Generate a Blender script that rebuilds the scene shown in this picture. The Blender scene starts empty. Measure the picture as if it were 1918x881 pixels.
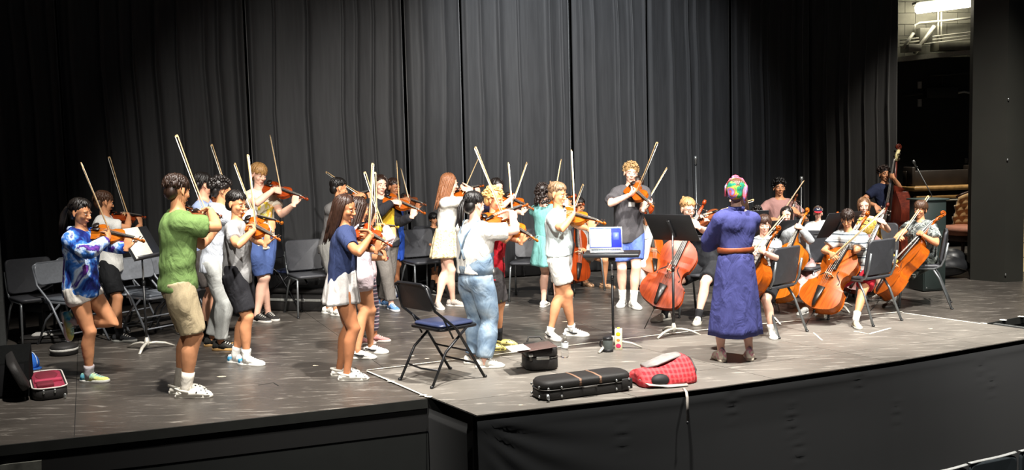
import bpy, math, random
import numpy as np
from mathutils import Vector, Matrix
random.seed(7); RNG = np.random.RandomState(11)
scene = bpy.context.scene
COL = scene.collection
PI = math.pi
def V(*a): return Vector(a)
# ---------------------------------------------------------------- camera
FPX, CX, CY, CAMH = 1900.0, 959.0, 440.5, 1.87
PITCH, ROLL = math.atan(165.5/1900.0), 0.0254
_f = V(0, math.cos(PITCH), -math.sin(PITCH)); _u0 = V(0, math.sin(PITCH), math.cos(PITCH)); _r0 = V(1, 0, 0)
CR = math.cos(ROLL)*_r0 - math.sin(ROLL)*_u0
CU = math.sin(ROLL)*_r0 + math.cos(ROLL)*_u0
CP = V(0, 0, CAMH)
cam_d = bpy.data.cameras.new('camera'); cam = bpy.data.objects.new('camera', cam_d); COL.objects.link(cam)
cam_d.sensor_width = 36.0; cam_d.lens = FPX/1918.0*36.0; cam_d.clip_end = 200
m = Matrix((CR, CU, -_f)).transposed().to_4x4(); m.translation = CP
cam.matrix_world = m; scene.camera = cam
# ---------------------------------------------------------------- world, lamps, exposure
w = bpy.data.worlds.new('world'); scene.world = w; w.use_nodes = True
w.node_tree.nodes['Background'].inputs[0].default_value = (0.55, 0.6, 0.7, 1)
w.node_tree.nodes['Background'].inputs[1].default_value = 0.018
scene.view_settings.view_transform = 'Standard'; scene.view_settings.look = 'None'
scene.view_settings.gamma = 1.0; scene.view_settings.use_curve_mapping = False
scene.view_settings.exposure = 0.12
def spot(name, loc, target, watts, deg, blend=0.5, col=(1, 0.95, 0.88), rad=0.12):
    d = bpy.data.lights.new(name, 'SPOT'); d.energy = watts; d.spot_size = math.radians(deg); d.spot_blend = blend
    d.color = col; d.shadow_soft_size = rad
    o = bpy.data.objects.new(name, d); COL.objects.link(o); o.location = loc
    o.rotation_euler = (Vector(target)-Vector(loc)).to_track_quat('-Z', 'Y').to_euler()
    return o
spot('stage_lamp', (3.4, 6.6, 7.4), (2.3, 9.9, 0.3), 4700, 56, 0.75)
spot('stage_lamp', (0.6, 6.0, 7.4), (-0.2, 9.3, 0.3), 5600, 56, 0.75)
spot('stage_lamp', (-1.6, 5.6, 7.2), (-2.6, 8.6, 0.4), 3600, 48, 0.8)
spot('stage_lamp', (5.4, 8.2, 7.4), (4.7, 11.6, 0.3), 4600, 54, 0.8)
spot('front_of_house_lamp', (1.6, 0.0, 6.2), (0.1, 12.0, 1.7), 5400, 29, 0.8, (1, 0.97, 0.93))
spot('front_of_house_lamp', (5.6, 1.6, 6.6), (3.5, 10.6, 0.7), 3000, 27, 0.8, (1, 0.97, 0.93))
spot('front_of_house_lamp', (-1.0, 0.0, 6.0), (-1.2, 11.0, 1.3), 3800, 36, 0.8)
spot('curtain_wash_lamp', (0.9, 9.4, 7.6), (1.0, 14.6, 3.0), 3400, 46, 0.95, (0.9, 0.95, 1.0))
spot('wing_work_lamp', (7.5, 15.8, 5.6), (7.2, 15.5, 0.0), 1300, 70, 0.9, (1, 0.93, 0.8))
# ---------------------------------------------------------------- projection helpers (place things at true depths)
def ray(x, y): return _f + CR*((x-CX)/FPX) - CU*((y-CY)/FPX)
def fl(x, y, z=0.0):
    r = ray(x, y); return CP + r*((z-CAMH)/r.z)
def at(x, y, d): return CP + ray(x, y)*d
def dep(P): return (Vector(P)-CP).dot(_f)
def pix(P):
    v = Vector(P)-CP; d = v.dot(_f); return CX+FPX*v.dot(CR)/d, CY-FPX*v.dot(CU)/d
def ztop(G, y):
    lo, hi = 0.2, 2.6
    for _ in range(40):
        mid = (lo+hi)/2
        if pix((G[0], G[1], mid))[1] > y: lo = mid
        else: hi = mid
    return lo
def onray(x, y, C, L, far=True):
    """point on the sight line of (x, y) that lies L away from C"""
    r = ray(x, y).normalized(); w = CP-Vector(C); b = w.dot(r); c = w.dot(w)-L*L; D = b*b-c
    if D <= 0:
        P = CP+r*(-b); return Vector(C)+(P-Vector(C)).normalized()*L
    return CP+r*(-b+(math.sqrt(D) if far else -math.sqrt(D)))
# ---------------------------------------------------------------- materials
MC = {}
def lin(c):
    if isinstance(c, str):
        c = c.lstrip('#'); c = [int(c[i:i+2], 16)/255 for i in (0, 2, 4)]
        c = [x/12.92 if x <= 0.04045 else ((x+0.055)/1.055)**2.4 for x in c]
    return (c[0], c[1], c[2], 1.0)
def newmat(key):
    m = bpy.data.materials.new(key); m.use_nodes = True; nt = m.node_tree
    return m, nt, nt.nodes['Principled BSDF']
def N(nt, t, **kw):
    n = nt.nodes.new(t)
    for k, v in kw.items():
        if k.startswith('i_'): n.inputs[k[2:].replace('_', ' ')].default_value = v
        else: setattr(n, k, v)
    return n
def ramp(nt, fac, stops, interp='LINEAR'):
    r = nt.nodes.new('ShaderNodeValToRGB'); r.color_ramp.interpolation = interp
    e = r.color_ramp.elements
    while len(e) < len(stops): e.new(0.5)
    for i, (p, c) in enumerate(stops): e[i].position = p; e[i].color = lin(c)
    nt.links.new(fac, r.inputs[0]); return r.outputs[0]
def objco(nt, scale=(1, 1, 1)):
    tc = nt.nodes.new('ShaderNodeTexCoord'); mp = nt.nodes.new('ShaderNodeMapping'); mp.inputs['Scale'].default_value = scale
    nt.links.new(tc.outputs['Object'], mp.inputs[0]); return mp.outputs[0]
def mix(nt, fac, a, b, mode='MIX'):
    n = nt.nodes.new('ShaderNodeMix'); n.data_type = 'RGBA'; n.blend_type = mode
    for s, v in ((0, fac), (6, a), (7, b)):
        if hasattr(v, 'links') or hasattr(v, 'is_linked'): nt.links.new(v, n.inputs[s])
        else: n.inputs[s].default_value = v if s == 0 else lin(v)
    return n.outputs[2]
def bump(nt, b, fac, strength, dist=0.01):
    n = nt.nodes.new('ShaderNodeBump'); n.inputs['Strength'].default_value = strength; n.inputs['Distance'].default_value = dist
    nt.links.new(fac, n.inputs['Height']); nt.links.new(n.outputs[0], b.inputs['Normal'])
def mat(key, col, rough=0.5, metal=0.0, var=0.12, scale=40, bmp=0.0, spec=0.5, sheen=0.0, coat=0.0, emit=0):
    k = (key, col, rough, metal)
    if k in MC: return MC[k]
    m, nt, b = newmat(key); c = lin(col)
    nz = N(nt, 'ShaderNodeTexNoise', i_Scale=scale, i_Detail=3.0); nt.links.new(objco(nt), nz.inputs['Vector'])
    d = tuple(x*(1-var) for x in c[:3]); l = tuple(min(1, x*(1+var)) for x in c[:3])
    nt.links.new(ramp(nt, nz.outputs[0], [(0.3, d), (0.7, l)]), b.inputs['Base Color'])
    b.inputs['Roughness'].default_value = rough; b.inputs['Metallic'].default_value = metal
    b.inputs['Specular IOR Level'].default_value = spec
    if sheen: b.inputs['Sheen Weight'].default_value = sheen
    if coat: b.inputs['Coat Weight'].default_value = coat; b.inputs['Coat Roughness'].default_value = 0.12
    if bmp: bump(nt, b, nz.outputs[0], bmp)
    if emit: b.inputs['Emission Color'].default_value = c; b.inputs['Emission Strength'].default_value = emit
    MC[k] = m; return m
def folds(nt, b, st=0.55):
    n = N(nt, 'ShaderNodeTexNoise', i_Scale=7.0, i_Detail=3.0, i_Roughness=0.45, i_Distortion=1.6); nt.links.new(objco(nt, (1.0, 1.0, 0.55)), n.inputs[0])
    bump(nt, b, n.outputs[0], st, 0.045)
def cloth(col):
    k = ('clothf', col)
    if k not in MC: MC[k] = mat('cloth', col, 0.85, 0, 0.1, 130, 0, 0.2); folds(MC[k].node_tree, MC[k].node_tree.nodes['Principled BSDF'])
    return MC[k]
def skin(col):
    k = ('skin', col)
    if k in MC: return MC[k]
    m = mat('skin', col, 0.5, 0, 0.06, 18, 0, 0.35); m.node_tree.nodes['Principled BSDF'].inputs['Subsurface Weight'].default_value = 0.0
    MC[k] = m; return m
def hairm(col):
    k = ('hair', col)
    if k in MC: return MC[k]
    m, nt, b = newmat('hair'); c = lin(col)
    nz = N(nt, 'ShaderNodeTexNoise', i_Scale=1.0, i_Detail=3.0); nt.links.new(objco(nt, (160, 160, 26)), nz.inputs['Vector'])
    nt.links.new(ramp(nt, nz.outputs[0], [(0.3, tuple(x*0.55 for x in c[:3])), (0.7, tuple(min(1, x*1.35) for x in c[:3]))]), b.inputs['Base Color'])
    b.inputs['Roughness'].default_value = 0.42; b.inputs['Specular IOR Level'].default_value = 0.4
    bump(nt, b, nz.outputs[0], 0.35, 0.004); MC[k] = m; return m
def pattern(kind):
    if kind in MC: return MC[kind]
    m, nt, b = newmat('cloth_'+kind); b.inputs['Roughness'].default_value = 0.85; b.inputs['Specular IOR Level'].default_value = 0.2
    def noise(s, det=3.0, sc=(1, 1, 1), dist=0.0):
        n = N(nt, 'ShaderNodeTexNoise', i_Scale=s, i_Detail=det, i_Distortion=dist); nt.links.new(objco(nt, sc), n.inputs['Vector']); return n.outputs[0]
    def zbands(scale, stops, interp='CONSTANT'):
        sep = nt.nodes.new('ShaderNodeSeparateXYZ'); nt.links.new(objco(nt), sep.inputs[0])
        mu = N(nt, 'ShaderNodeMath', operation='MULTIPLY'); mu.inputs[1].default_value = scale; nt.links.new(sep.outputs[2], mu.inputs[0])
        fr = N(nt, 'ShaderNodeMath', operation='FRACT'); nt.links.new(mu.outputs[0], fr.inputs[0])
        return ramp(nt, fr.outputs[0], stops, interp)
    if kind == 'galaxy':
        c = ramp(nt, noise(5.5, 4, (1, 1, 1), 0.6), [(0.28, '#0a0c1c'), (0.42, '#1b2a78'), (0.5, '#3f7fd8'), (0.56, '#cfe2f5'), (0.61, '#3a2a86'), (0.7, '#8d4aa8'), (0.8, '#141230')])
    elif kind == 'stripe_white': c = zbands(15, [(0, '#e2e1dc'), (0.66, '#6f7478'), (0.86, '#e2e1dc')])
    elif kind == 'stripe_grey': c = zbands(13, [(0, '#cfd2d0'), (0.55, '#5b636b'), (0.75, '#cfd2d0'), (0.88, '#8c9398')])
    elif kind == 'camo': c = ramp(nt, noise(9, 2, (1, 1, 1), 0.8), [(0, '#3f4443'), (0.45, '#8a908d'), (0.53, '#5d6463'), (0.6, '#b9bcb7'), (0.66, '#4a4e4d')], 'CONSTANT')
    elif kind == 'camo_dark': c = ramp(nt, noise(10, 2, (1, 1, 1), 0.8), [(0, '#232624'), (0.45, '#4d524c'), (0.55, '#343834'), (0.63, '#a5a8a2'), (0.68, '#3d423d')], 'CONSTANT')
    elif kind == 'leggings':
        c1 = zbands(13, [(0, '#5d5866'), (0.35, '#b6707f'), (0.45, '#d8d0d4'), (0.55, '#4a4654'), (0.85, '#c9c0c6')])
        c = mix(nt, ramp(nt, noise(60), [(0.45, '#000000'), (0.6, '#808080')]), c1, '#8d7f8c')
    elif kind == 'floral': c = ramp(nt, noise(38, 2), [(0.0, '#efe6c4'), (0.5, '#d9b86a'), (0.56, '#efe3c2'), (0.64, '#b98a6a'), (0.7, '#efe6d0')], 'CONSTANT')
    elif kind == 'floral_yellow': c = ramp(nt, noise(30, 2), [(0.0, '#c79d3c'), (0.48, '#e3c46a'), (0.58, '#9a7a35'), (0.66, '#efe0a0')], 'CONSTANT')
    elif kind == 'denim': c = ramp(nt, noise(7, 5), [(0.3, '#536880'), (0.5, '#788c9f'), (0.72, '#a3b1bc')])
    elif kind == 'scarf': c = ramp(nt, noise(9, 2, (1, 1, 1), 1.0), [(0.0, '#274b8a'), (0.38, '#1f7a63'), (0.46, '#2c8f4a'), (0.52, '#d8b23a'), (0.57, '#c64a5a'), (0.63, '#7d7ec4'), (0.7, '#c9c3dd')])
    elif kind == 'scarf_red': c = ramp(nt, noise(10, 2, (1, 1, 1), 0.8), [(0.0, '#b03a55'), (0.46, '#cf5566'), (0.54, '#8b86c8'), (0.62, '#b7b2dc')])
    elif kind == 'plaid_red':
        wv = N(nt, 'ShaderNodeTexWave', i_Scale=9.0); nt.links.new(objco(nt), wv.inputs[0])
        wz = N(nt, 'ShaderNodeTexWave', bands_direction='Z', i_Scale=9.0); nt.links.new(objco(nt), wz.inputs[0])
        c = mix(nt, ramp(nt, wz.outputs[1], [(0.5, '#000000'), (0.75, '#a0a0a0')]), ramp(nt, wv.outputs[1], [(0.45, '#b02a32'), (0.75, '#c4484c')]), '#cf6a6a')
    elif kind == 'tiger': c = ramp(nt, noise(14, 3), [(0.42, '#e2d9bd'), (0.5, '#c9c23a'), (0.58, '#e0a545'), (0.66, '#e6ddc4')])
    elif kind == 'sneaker_rainbow': c = ramp(nt, noise(9, 1), [(0.38, '#2f8fb8'), (0.5, '#8fc7b8'), (0.62, '#d9df86')])
    elif kind == 'sneaker_blue': c = ramp(nt, noise(10, 1), [(0.4, '#3f9fd0'), (0.47, '#e6e6df'), (0.7, '#e8e8e4')])
    elif kind == 'sneaker_pink': c = ramp(nt, noise(16, 1), [(0.42, '#efe6d8'), (0.5, '#e08aa5'), (0.62, '#efe6d8')])
    nt.links.new(c, b.inputs['Base Color']); folds(nt, b); MC[kind] = m; return m
def cm(c): return pattern(c) if not c.startswith('#') else cloth(c)
BLACK = mat('black_metal', '#17181a', 0.4, 0, 0.1, 60)
BLACKP = mat('black_pad', '#2a2b2c', 0.6, 0, 0.12, 50, 0.05)
CHROME = mat('steel', '#b9bcbc', 0.25, 0.9, 0.06, 20)
# ---------------------------------------------------------------- mesh builder
class MB:
    def __init__(s): s.v = []; s.f = []; s.m = []; s.k = 0
    def add(s, vs, fs, k=None):
        o = len(s.v); s.v += [tuple(p) for p in vs]
        for f in fs: s.f.append(tuple(i+o for i in f)); s.m.append(s.k if k is None else k)
        return s
    def loft(s, rings, cap=True, closed=False, k=None):
        n = len(rings[0]); vs = [p for r in rings for p in r]; fs = []
        for i in range(len(rings)-1):
            for j in range(n):
                a, b = i*n+j, i*n+(j+1) % n; fs.append((a, b, b+n, a+n))
        if cap: fs.append(tuple(range(n-1, -1, -1))); fs.append(tuple((len(rings)-1)*n+j for j in range(n)))
        return s.add(vs, fs, k)
    def tube(s, pts, rad, n=8, side=None, cap=True, k=None):
        P = [Vector(p) for p in pts]; rings = []; prev = Vector(side) if side is not None else None
        for i, p in enumerate(P):
            t = (P[min(i+1, len(P)-1)]-P[max(i-1, 0)])
            t = t.normalized() if t.length > 1e-9 else V(0, 0, 1)
            if prev is None: prev = t.orthogonal()
            u = prev-t*prev.dot(t)
            if u.length < 1e-6: u = t.orthogonal()
            u.normalize(); v = t.cross(u); prev = u
            r = rad[i] if isinstance(rad, (list, tuple)) else rad
            ra, rb = r if isinstance(r, tuple) else (r, r)
            rings.append([p+u*(ra*math.cos(2*PI*j/n))+v*(rb*math.sin(2*PI*j/n)) for j in range(n)])
        return s.loft(rings, cap, k=k)
    def ell(s, c, r, n=12, mm=8, M=None, k=None):
        c = Vector(c); vs = []; fs = []
        for i in range(mm+1):
            a = PI*i/mm
            for j in range(n):
                b = 2*PI*j/n; p = V(r[0]*math.sin(a)*math.cos(b), r[1]*math.sin(a)*math.sin(b), r[2]*math.cos(a))
                vs.append(c+((M @ p) if M else p))
        for i in range(mm):
            for j in range(n):
                a, b = i*n+j, i*n+(j+1) % n
                fs.append((a, a+n, b+n, b))
        return s.add(vs, fs, k)
    def box(s, c, d, M=None, k=None, bev=0.0):
        c = Vector(c); x, y, z = d[0]/2, d[1]/2, d[2]/2
        if bev <= 0:
            P = [V(sx*x, sy*y, sz*z) for sz in (-1, 1) for sx, sy in ((-1, -1), (1, -1), (1, 1), (-1, 1))]
            return s.add([c+((M @ p) if M else p) for p in P], [(3, 2, 1, 0), (4, 5, 6, 7), (0, 1, 5, 4), (1, 2, 6, 5), (2, 3, 7, 6), (3, 0, 4, 7)], k)
        b = min(bev, x, y, z); rings = []
        for zz, q in ((-z, b), (-z+b, 0), (z-b, 0), (z, b)):
            r = []
            for sx, sy, a0 in ((1, 1, 0), (-1, 1, PI/2), (-1, -1, PI), (1, -1, 1.5*PI)):
                for t in (0, PI/4, PI/2):
                    p = V(sx*(x-b)+(b-q*0.7)*math.cos(a0+t), sy*(y-b)+(b-q*0.7)*math.sin(a0+t), zz); r.append(c+((M @ p) if M else p))
            rings.append(r)
        return s.loft(rings, True, k=k)
    def slab(s, outline, z0, z1, M=None, bev=0.0, k=None):
        """prism over a 2D outline (counter-clockwise)"""
        cx = sum(p[0] for p in outline)/len(outline); cy = sum(p[1] for p in outline)/len(outline)
        def ring(z, q):
            r = []
            for (x, y) in outline:
                dx, dy = x-cx, y-cy; l = math.hypot(dx, dy) or 1
                p = V(x-dx/l*q, y-dy/l*q, z); r.append((M @ p) if M else p)
            return r
        rr = [ring(z0, bev), ring(z0+bev, 0), ring(z1-bev, 0), ring(z1, bev)] if bev else [ring(z0, 0), ring(z1, 0)]
        return s.loft(rr, True, k=k)
    def mesh(s, name, mats, smooth=True):
        me = bpy.data.meshes.new(name); me.from_pydata(s.v, [], s.f)
        for mm in (mats if isinstance(mats, (list, tuple)) else [mats]): me.materials.append(mm)
        if any(s.m): me.polygons.foreach_set('material_index', s.m)
        if smooth: me.polygons.foreach_set('use_smooth', [True]*len(s.f))
        me.update(); return me
def rrect(w, h, r, n=4):
    o = []
    for sx, sy, a0 in ((1, 1, 0), (-1, 1, PI/2), (-1, -1, PI), (1, -1, 1.5*PI)):
        for i in range(n+1):
            t = a0+PI/2*i/n; o.append((sx*(w/2-r)+r*math.cos(t), sy*(h/2-r)+r*math.sin(t)))
    return o
TMP = bpy.data.scenes.new('tmp')
def remesh(mb, vox, smooth=4):
    me = bpy.data.meshes.new('tmp'); me.from_pydata(mb.v, [], mb.f); o = bpy.data.objects.new('tmp', me); TMP.collection.objects.link(o)
    r = o.modifiers.new('r', 'REMESH'); r.mode = 'VOXEL'; r.voxel_size = vox
    if smooth: sm = o.modifiers.new('s', 'SMOOTH'); sm.factor = 0.5; sm.iterations = smooth
    with bpy.context.temp_override(scene=TMP, view_layer=TMP.view_layers[0]): dg = bpy.context.evaluated_depsgraph_get()
    ev = o.evaluated_get(dg); em = ev.to_mesh()
    n = len(em.vertices); co = np.empty(n*3, np.float32); em.vertices.foreach_get('co', co)
    nn = np.empty(n*3, np.float32); em.vertices.foreach_get('normal', nn)
    F = [tuple(p.vertices) for p in em.polygons]
    ev.to_mesh_clear(); bpy.data.objects.remove(o); bpy.data.meshes.remove(me)
    return co.reshape(-1, 3).astype(float), F, nn.reshape(-1, 3).astype(float)
def wrinkle(Vn, Nn, amp, freq=22, seed=0):
    rs = np.random.RandomState(seed); d = np.zeros(len(Vn))
    for i in range(7):
        k = rs.randn(3); k[2] *= 1.1; k /= np.linalg.norm(k); q = rs.randn(3)*4
        d += np.sin(Vn @ k*freq*(0.6+0.9*rs.rand())+rs.rand()*6+1.5*np.sin(Vn @ q))
    d = np.sign(d)*np.abs(d/3.0)**0.8
    return Vn+Nn*(amp*d)[:, None]
def mkmesh(name, Vn, F, mats):
    me = bpy.data.meshes.new(name); me.from_pydata([tuple(p) for p in Vn], [], F)
    for mm in (mats if isinstance(mats, (list, tuple)) else [mats]): me.materials.append(mm)
    me.polygons.foreach_set('use_smooth', [True]*len(F)); me.update(); return me
# ---------------------------------------------------------------- scene objects
def tag(o, label, cat, group=None, kind=None):
    if label: o['label'] = label
    if cat: o['category'] = cat
    if group: o['group'] = group
    if kind: o['kind'] = kind
    return o
def thing(name, label, cat, M=None, group=None, kind=None):
    o = bpy.data.objects.new(name, None); COL.objects.link(o); o.empty_display_size = 0.05
    if M is not None: o.matrix_world = M if isinstance(M, Matrix) else Matrix.Translation(Vector(M))
    return tag(o, label, cat, group, kind)
def part(name, me, parent, M=None, label=None):
    o = bpy.data.objects.new(name, me); COL.objects.link(o); o.parent = parent
    if M is not None: o.matrix_local = M
    if label: o['label'] = label
    return o
def single(name, me, label, cat, M=None, group=None, kind=None):
    o = bpy.data.objects.new(name, me); COL.objects.link(o)
    if M is not None: o.matrix_world = M
    return tag(o, label, cat, group, kind)
def structure(name, me, label=None, M=None):
    o = bpy.data.objects.new(name, me); COL.objects.link(o); o['kind'] = 'structure'
    if M is not None: o.matrix_world = M
    if label: o['label'] = label; 
    return o
def frame(o, x, y, z):
    M = Matrix((Vector(x), Vector(y), Vector(z))).transposed().to_4x4(); M.translation = Vector(o); return M
def yawM(P, yaw, sc=1.0): return Matrix.Translation(Vector(P)) @ Matrix.Rotation(math.radians(yaw), 4, 'Z') @ Matrix.Scale(sc, 4)
# ================================================================= THE STAGE
DIRA = math.radians(22.6)
EX = V(math.cos(DIRA), math.sin(DIRA), 0); EY = V(-math.sin(DIRA), math.cos(DIRA), 0)
def floormat(name, base, hi, scuff, rough):
    m, nt, b = newmat(name)
    n1 = N(nt, 'ShaderNodeTexNoise', i_Scale=1.6, i_Detail=5.0); nt.links.new(objco(nt), n1.inputs[0])
    mp = objco(nt, (1.2, 6.5, 1)); mp.node.inputs['Rotation'].default_value = (0, 0, -DIRA)
    n2 = N(nt, 'ShaderNodeTexNoise', i_Scale=2.6, i_Detail=8.0, i_Roughness=0.68, i_Distortion=0.5); nt.links.new(mp, n2.inputs[0])
    base_c = ramp(nt, n1.outputs[0], [(0.35, base), (0.7, hi)])
    c = mix(nt, ramp(nt, n2.outputs[0], [(0.56, (0, 0, 0)), (0.74, (0.85, 0.85, 0.85))]), base_c, scuff)
    nt.links.new(c, b.inputs['Base Color'])
    r = ramp(nt, n2.outputs[0], [(0.3, (rough, rough, rough)), (0.8, (rough+0.28,)*3)]); nt.links.new(r, b.inputs['Roughness'])
    b.inputs['Specular IOR Level'].default_value = 0.5
    bump(nt, b, n2.outputs[0], 0.06, 0.004); return m
M_FLOOR = floormat('stage_hardboard', '#3b3733', '#4a4540', '#a09a91', 0.27)
M_THRUST = floormat('thrust_board', '#625e58', '#77726b', '#b9b3a9', 0.4)
M_SUB = mat('subfloor', '#0b0b0b', 0.7)
def clip(poly, clipper):
    def inside(p, a, b): return (b[0]-a[0])*(p[1]-a[1])-(b[1]-a[1])*(p[0]-a[0]) >= -1e-9
    out = poly
    for i in range(len(clipper)):
        a, b = clipper[i], clipper[(i+1) % len(clipper)]; inp = out; out = []
        for j in range(len(inp)):
            p, q = inp[j-1], inp[j]; ip, iq = inside(p, a, b), inside(q, a, b)
            if ip != iq:
                d1 = (b[0]-a[0])*(p[1]-a[1])-(b[1]-a[1])*(p[0]-a[0]); d2 = (b[0]-a[0])*(q[1]-a[1])-(b[1]-a[1])*(q[0]-a[0]); t = d1/(d1-d2)
                out.append((p[0]+(q[0]-p[0])*t, p[1]+(q[1]-p[1])*t))
            if iq: out.append(q)
        if len(out) < 3: return []
    return out
def panels(parent, poly, o, ex, ey, nx, ny, lx, ly, z0, z1, m, gap=0.004):
    for i in range(*nx):
        for j in range(*ny):
            c = [(o+ex*(i*lx+a)+ey*(j*ly+b)) for a, b in ((gap, gap), (lx-gap, gap), (lx-gap, ly-gap), (gap, ly-gap))]
            q = clip([(p.x, p.y) for p in c], poly)
            if len(q) < 3: continue
            ar = abs(sum(q[k-1][0]*q[k][1]-q[k][0]*q[k-1][1] for k in range(len(q))))/2
            if ar < 0.01: continue
            mb = MB(); mb.slab(q, z0, z1); part('floor_panel', mb.mesh('floor_panel', m, False), parent)
def prism(poly, z0, z1, m, name): return MB().slab(poly, z0, z1).mesh(name, m, False)
edge = [fl(*p) for p in ((-330, 869), (0, 834.5), (300, 803), (640, 765), (800, 747), (1836, 608), (1918, 592), (2250, 520))]
main_poly = [(p.x, p.y) for p in edge]+[(13, 24), (-9, 20)]
floor = structure('floor', prism(main_poly, -0.25, -0.008, M_SUB, 'floor'), 'black stage floor laid with scuffed hardboard panels')
panels(floor, main_poly, fl(800, 747), EX, EY, (-6, 8), (-6, 9), 2.44, 1.22, -0.008, 0.0, M_FLOOR, 0.0025)
thr_px = [(687, 698), (800, 747), (892, 781), (1120, 755), (1340, 728), (1672, 679.5), (1918, 637.5), (1979, 627), (1836, 608), (1690, 587)]
TP = [fl(x, y) for x, y in thr_px]
front = TP[2:8]
thr_poly = [(p.x, p.y) for p in (TP[0], TP[2], TP[3], TP[4], TP[5], TP[6], TP[7], TP[9])]
thrust = structure('floor_thrust', prism(thr_poly, 0.0005, 0.003, M_SUB, 'floor_thrust'), 'grey thrust platform built out over the front of the stage')
tx = (TP[2]-TP[0]).normalized(); ty = (TP[9]-TP[0]).normalized()
panels(thrust, thr_poly, TP[0], ty, tx, (0, 6), (0, 2), 1.22, 1.35, 0.003, 0.010, M_THRUST, 0.003)
# platform body under the projecting thrust
structure('thrust_frame', prism([(p.x*0.999, p.y) for p in [TP[1]+V(.1, .12, 0)]+[q+V(-.03, .10, 0) for q in front]+[TP[8]+V(-.1, 0.05, 0)]], -1.6, 0.0, M_SUB, 'thrust_frame'))
# fascia below the main stage edge with a nosing lip
M_FAS = mat('black_paint', '#1b1d1c', 0.55, 0, 0.15, 3)
M_LIP = mat('nosing', '#242523', 0.45, 0, 0.12, 8)
def ribbon(pts, z0, z1, off, thick, m, name):
    mb = MB(); A = []; Bk = []
    for i, p in enumerate(pts):
        t = (pts[min(i+1, len(pts)-1)]-pts[max(i-1, 0)]).normalized(); nrm = V(t.y, -t.x, 0)
        A.append(p+nrm*off); Bk.append(p+nrm*(off-thick))
    rings = [[V(a.x, a.y, z0), V(a.x, a.y, z1), V(b.x, b.y, z1), V(b.x, b.y, z0)] for a, b in zip(A, Bk)]
    mb.loft(rings); return mb.mesh(name, m, False)
structure('stage_fascia', ribbon(edge[:5], -1.66, -0.07, -0.004, 0.05, M_FAS, 'stage_fascia'))
structure('trim_1', ribbon(edge[:5], -0.07, -0.001, 0.012, 0.08, M_LIP, 'trim_1'))
structure('stage_fascia', ribbon(edge[5:], -1.66, -0.07, -0.004, 0.05, M_FAS, 'stage_fascia'))
structure('trim_2', ribbon(edge[5:], -0.07, -0.001, 0.012, 0.08, M_LIP, 'trim_2'))
structure('pit_rail', ribbon([fl(1860, 606.5), fl(1918, 614.5), fl(2000, 627)], -0.035, 0.0, 0.0, 0.05, mat('rail', '#6d6f6e', 0.4, 0.4), 'pit_rail'))
structure('house_floor', prism([(-10, -3), (14, -3), (14, 13), (-10, 12)], -1.72, -1.65, mat('house_carpet', '#141415', 0.9), 'house_floor'))
# hatch in the fascia at the lower left
hp = [at(x, y, dep(fl(40, 830))-0.02) for x, y in ((-40, 875), (78, 862), (78, 930), (-40, 945))]
hb = MB(); hn = V(EX.y, -EX.x, 0)*0.02
hb.loft([[p for p in hp], [p+hn for p in hp]]); ht = thing('access_hatch', 'grey scuffed access hatch panel low in the black stage front', 'hatch', hp[0])
hb.v = [tuple(Vector(v)-hp[0]) for v in hb.v]; part('panel', hb.mesh('panel', mat('hatch', '#55554f', 0.5, 0, 0.5, 9), False), ht)
# ---- stretch cloth skirt round the thrust
M_SKIRT = mat('spandex', '#191b1d', 0.42, 0, 0.05, 300, 0, 0.5, 0.15)
def path_pts(P, step):
    out = [P[0]]
    for a, b in zip(P[:-1], P[1:]):
        n = max(1, int((b-a).length/step))
        out += [a+(b-a)*(i/n) for i in range(1, n+1)]
    return out
def cr_pts(P, n):
    out = []
    for i in range(len(P)-1):
        p0, p1, p2, p3 = P[max(i-1, 0)], P[i], P[i+1], P[min(i+2, len(P)-1)]
        for k in range(n):
            t = k/n; out.append(0.5*((2*p1)+(p2-p0)*t+(2*p0-5*p1+4*p2-p3)*t*t+(3*p1-p0-3*p2+p3)*t**3))
    return out+[P[-1]]
def skirt(name, P, ztop_, zbot, wr, label):
    pts = path_pts(P, 0.025); nz = 52; vs = []; fs = []
    L = 0
    for i, p in enumerate(pts):
        if i: L += (p-pts[i-1]).length
        t = (pts[min(i+1, len(pts)-1)]-pts[max(i-1, 0)]).normalized(); nr = V(t.y, -t.x, 0)
        for j in range(nz+1):
            h = j/nz; z = ztop_+(zbot-ztop_)*h
            d = 0.015+wr(L, -z)-(0.02*(1-j/2) if j < 2 else 0)
            vs.append(p+nr*d+V(0, 0, z-p.z))
    n = nz+1
    for i in range(len(pts)-1):
        for j in range(nz): a = i*n+j; fs.append((a, a+1, a+n+1, a+n))
    me = MB().add(vs, fs).mesh(name, M_SKIRT)
    return tag(structure(name, me, label), None, None)
def wr_front(L, z):
    d = 0.022*math.exp(-((z-0.04)/0.035)**2)                                  # rolled hem
    fan = math.atan2(z+.02, L+.12); d += 0.008*math.exp(-((L*L+z*z)**.5)/0.7)*math.sin(26*fan+3*L)*min(1, z*8)*min(1, L*5)       # drag folds from the corner
    for c, zz in ((1.1, .25), (2.05, .12), (2.62, .34), (2.7, .6), (3.72, .42), (4.75, .18), (4.9, .33), (3.3, .08)):
        g = math.exp(-((L-c)/0.055)**2-((z-zz)/0.13)**2); d += 0.006*g*math.sin(75*z+L*9)
    d += 0.012*math.sin(1.6*L+0.6)*min(1, z*3)
    return d
def wr_side(L, z): return 0.016*math.exp(-((z-0.05)/0.04)**2)+0.004*math.sin(5*L)
skirt('thrust_skirt', cr_pts(front, 6), -0.03, -1.64, wr_front, 'stretched black cloth skirt below the thrust platform edge')
skirt('thrust_skirt', [TP[1]+V(.02, -.02, 0), TP[2]+V(-.06, .09, 0)], -0.07, -1.64, wr_side, 'black cloth return panel at the corner of the thrust platform')
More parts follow.
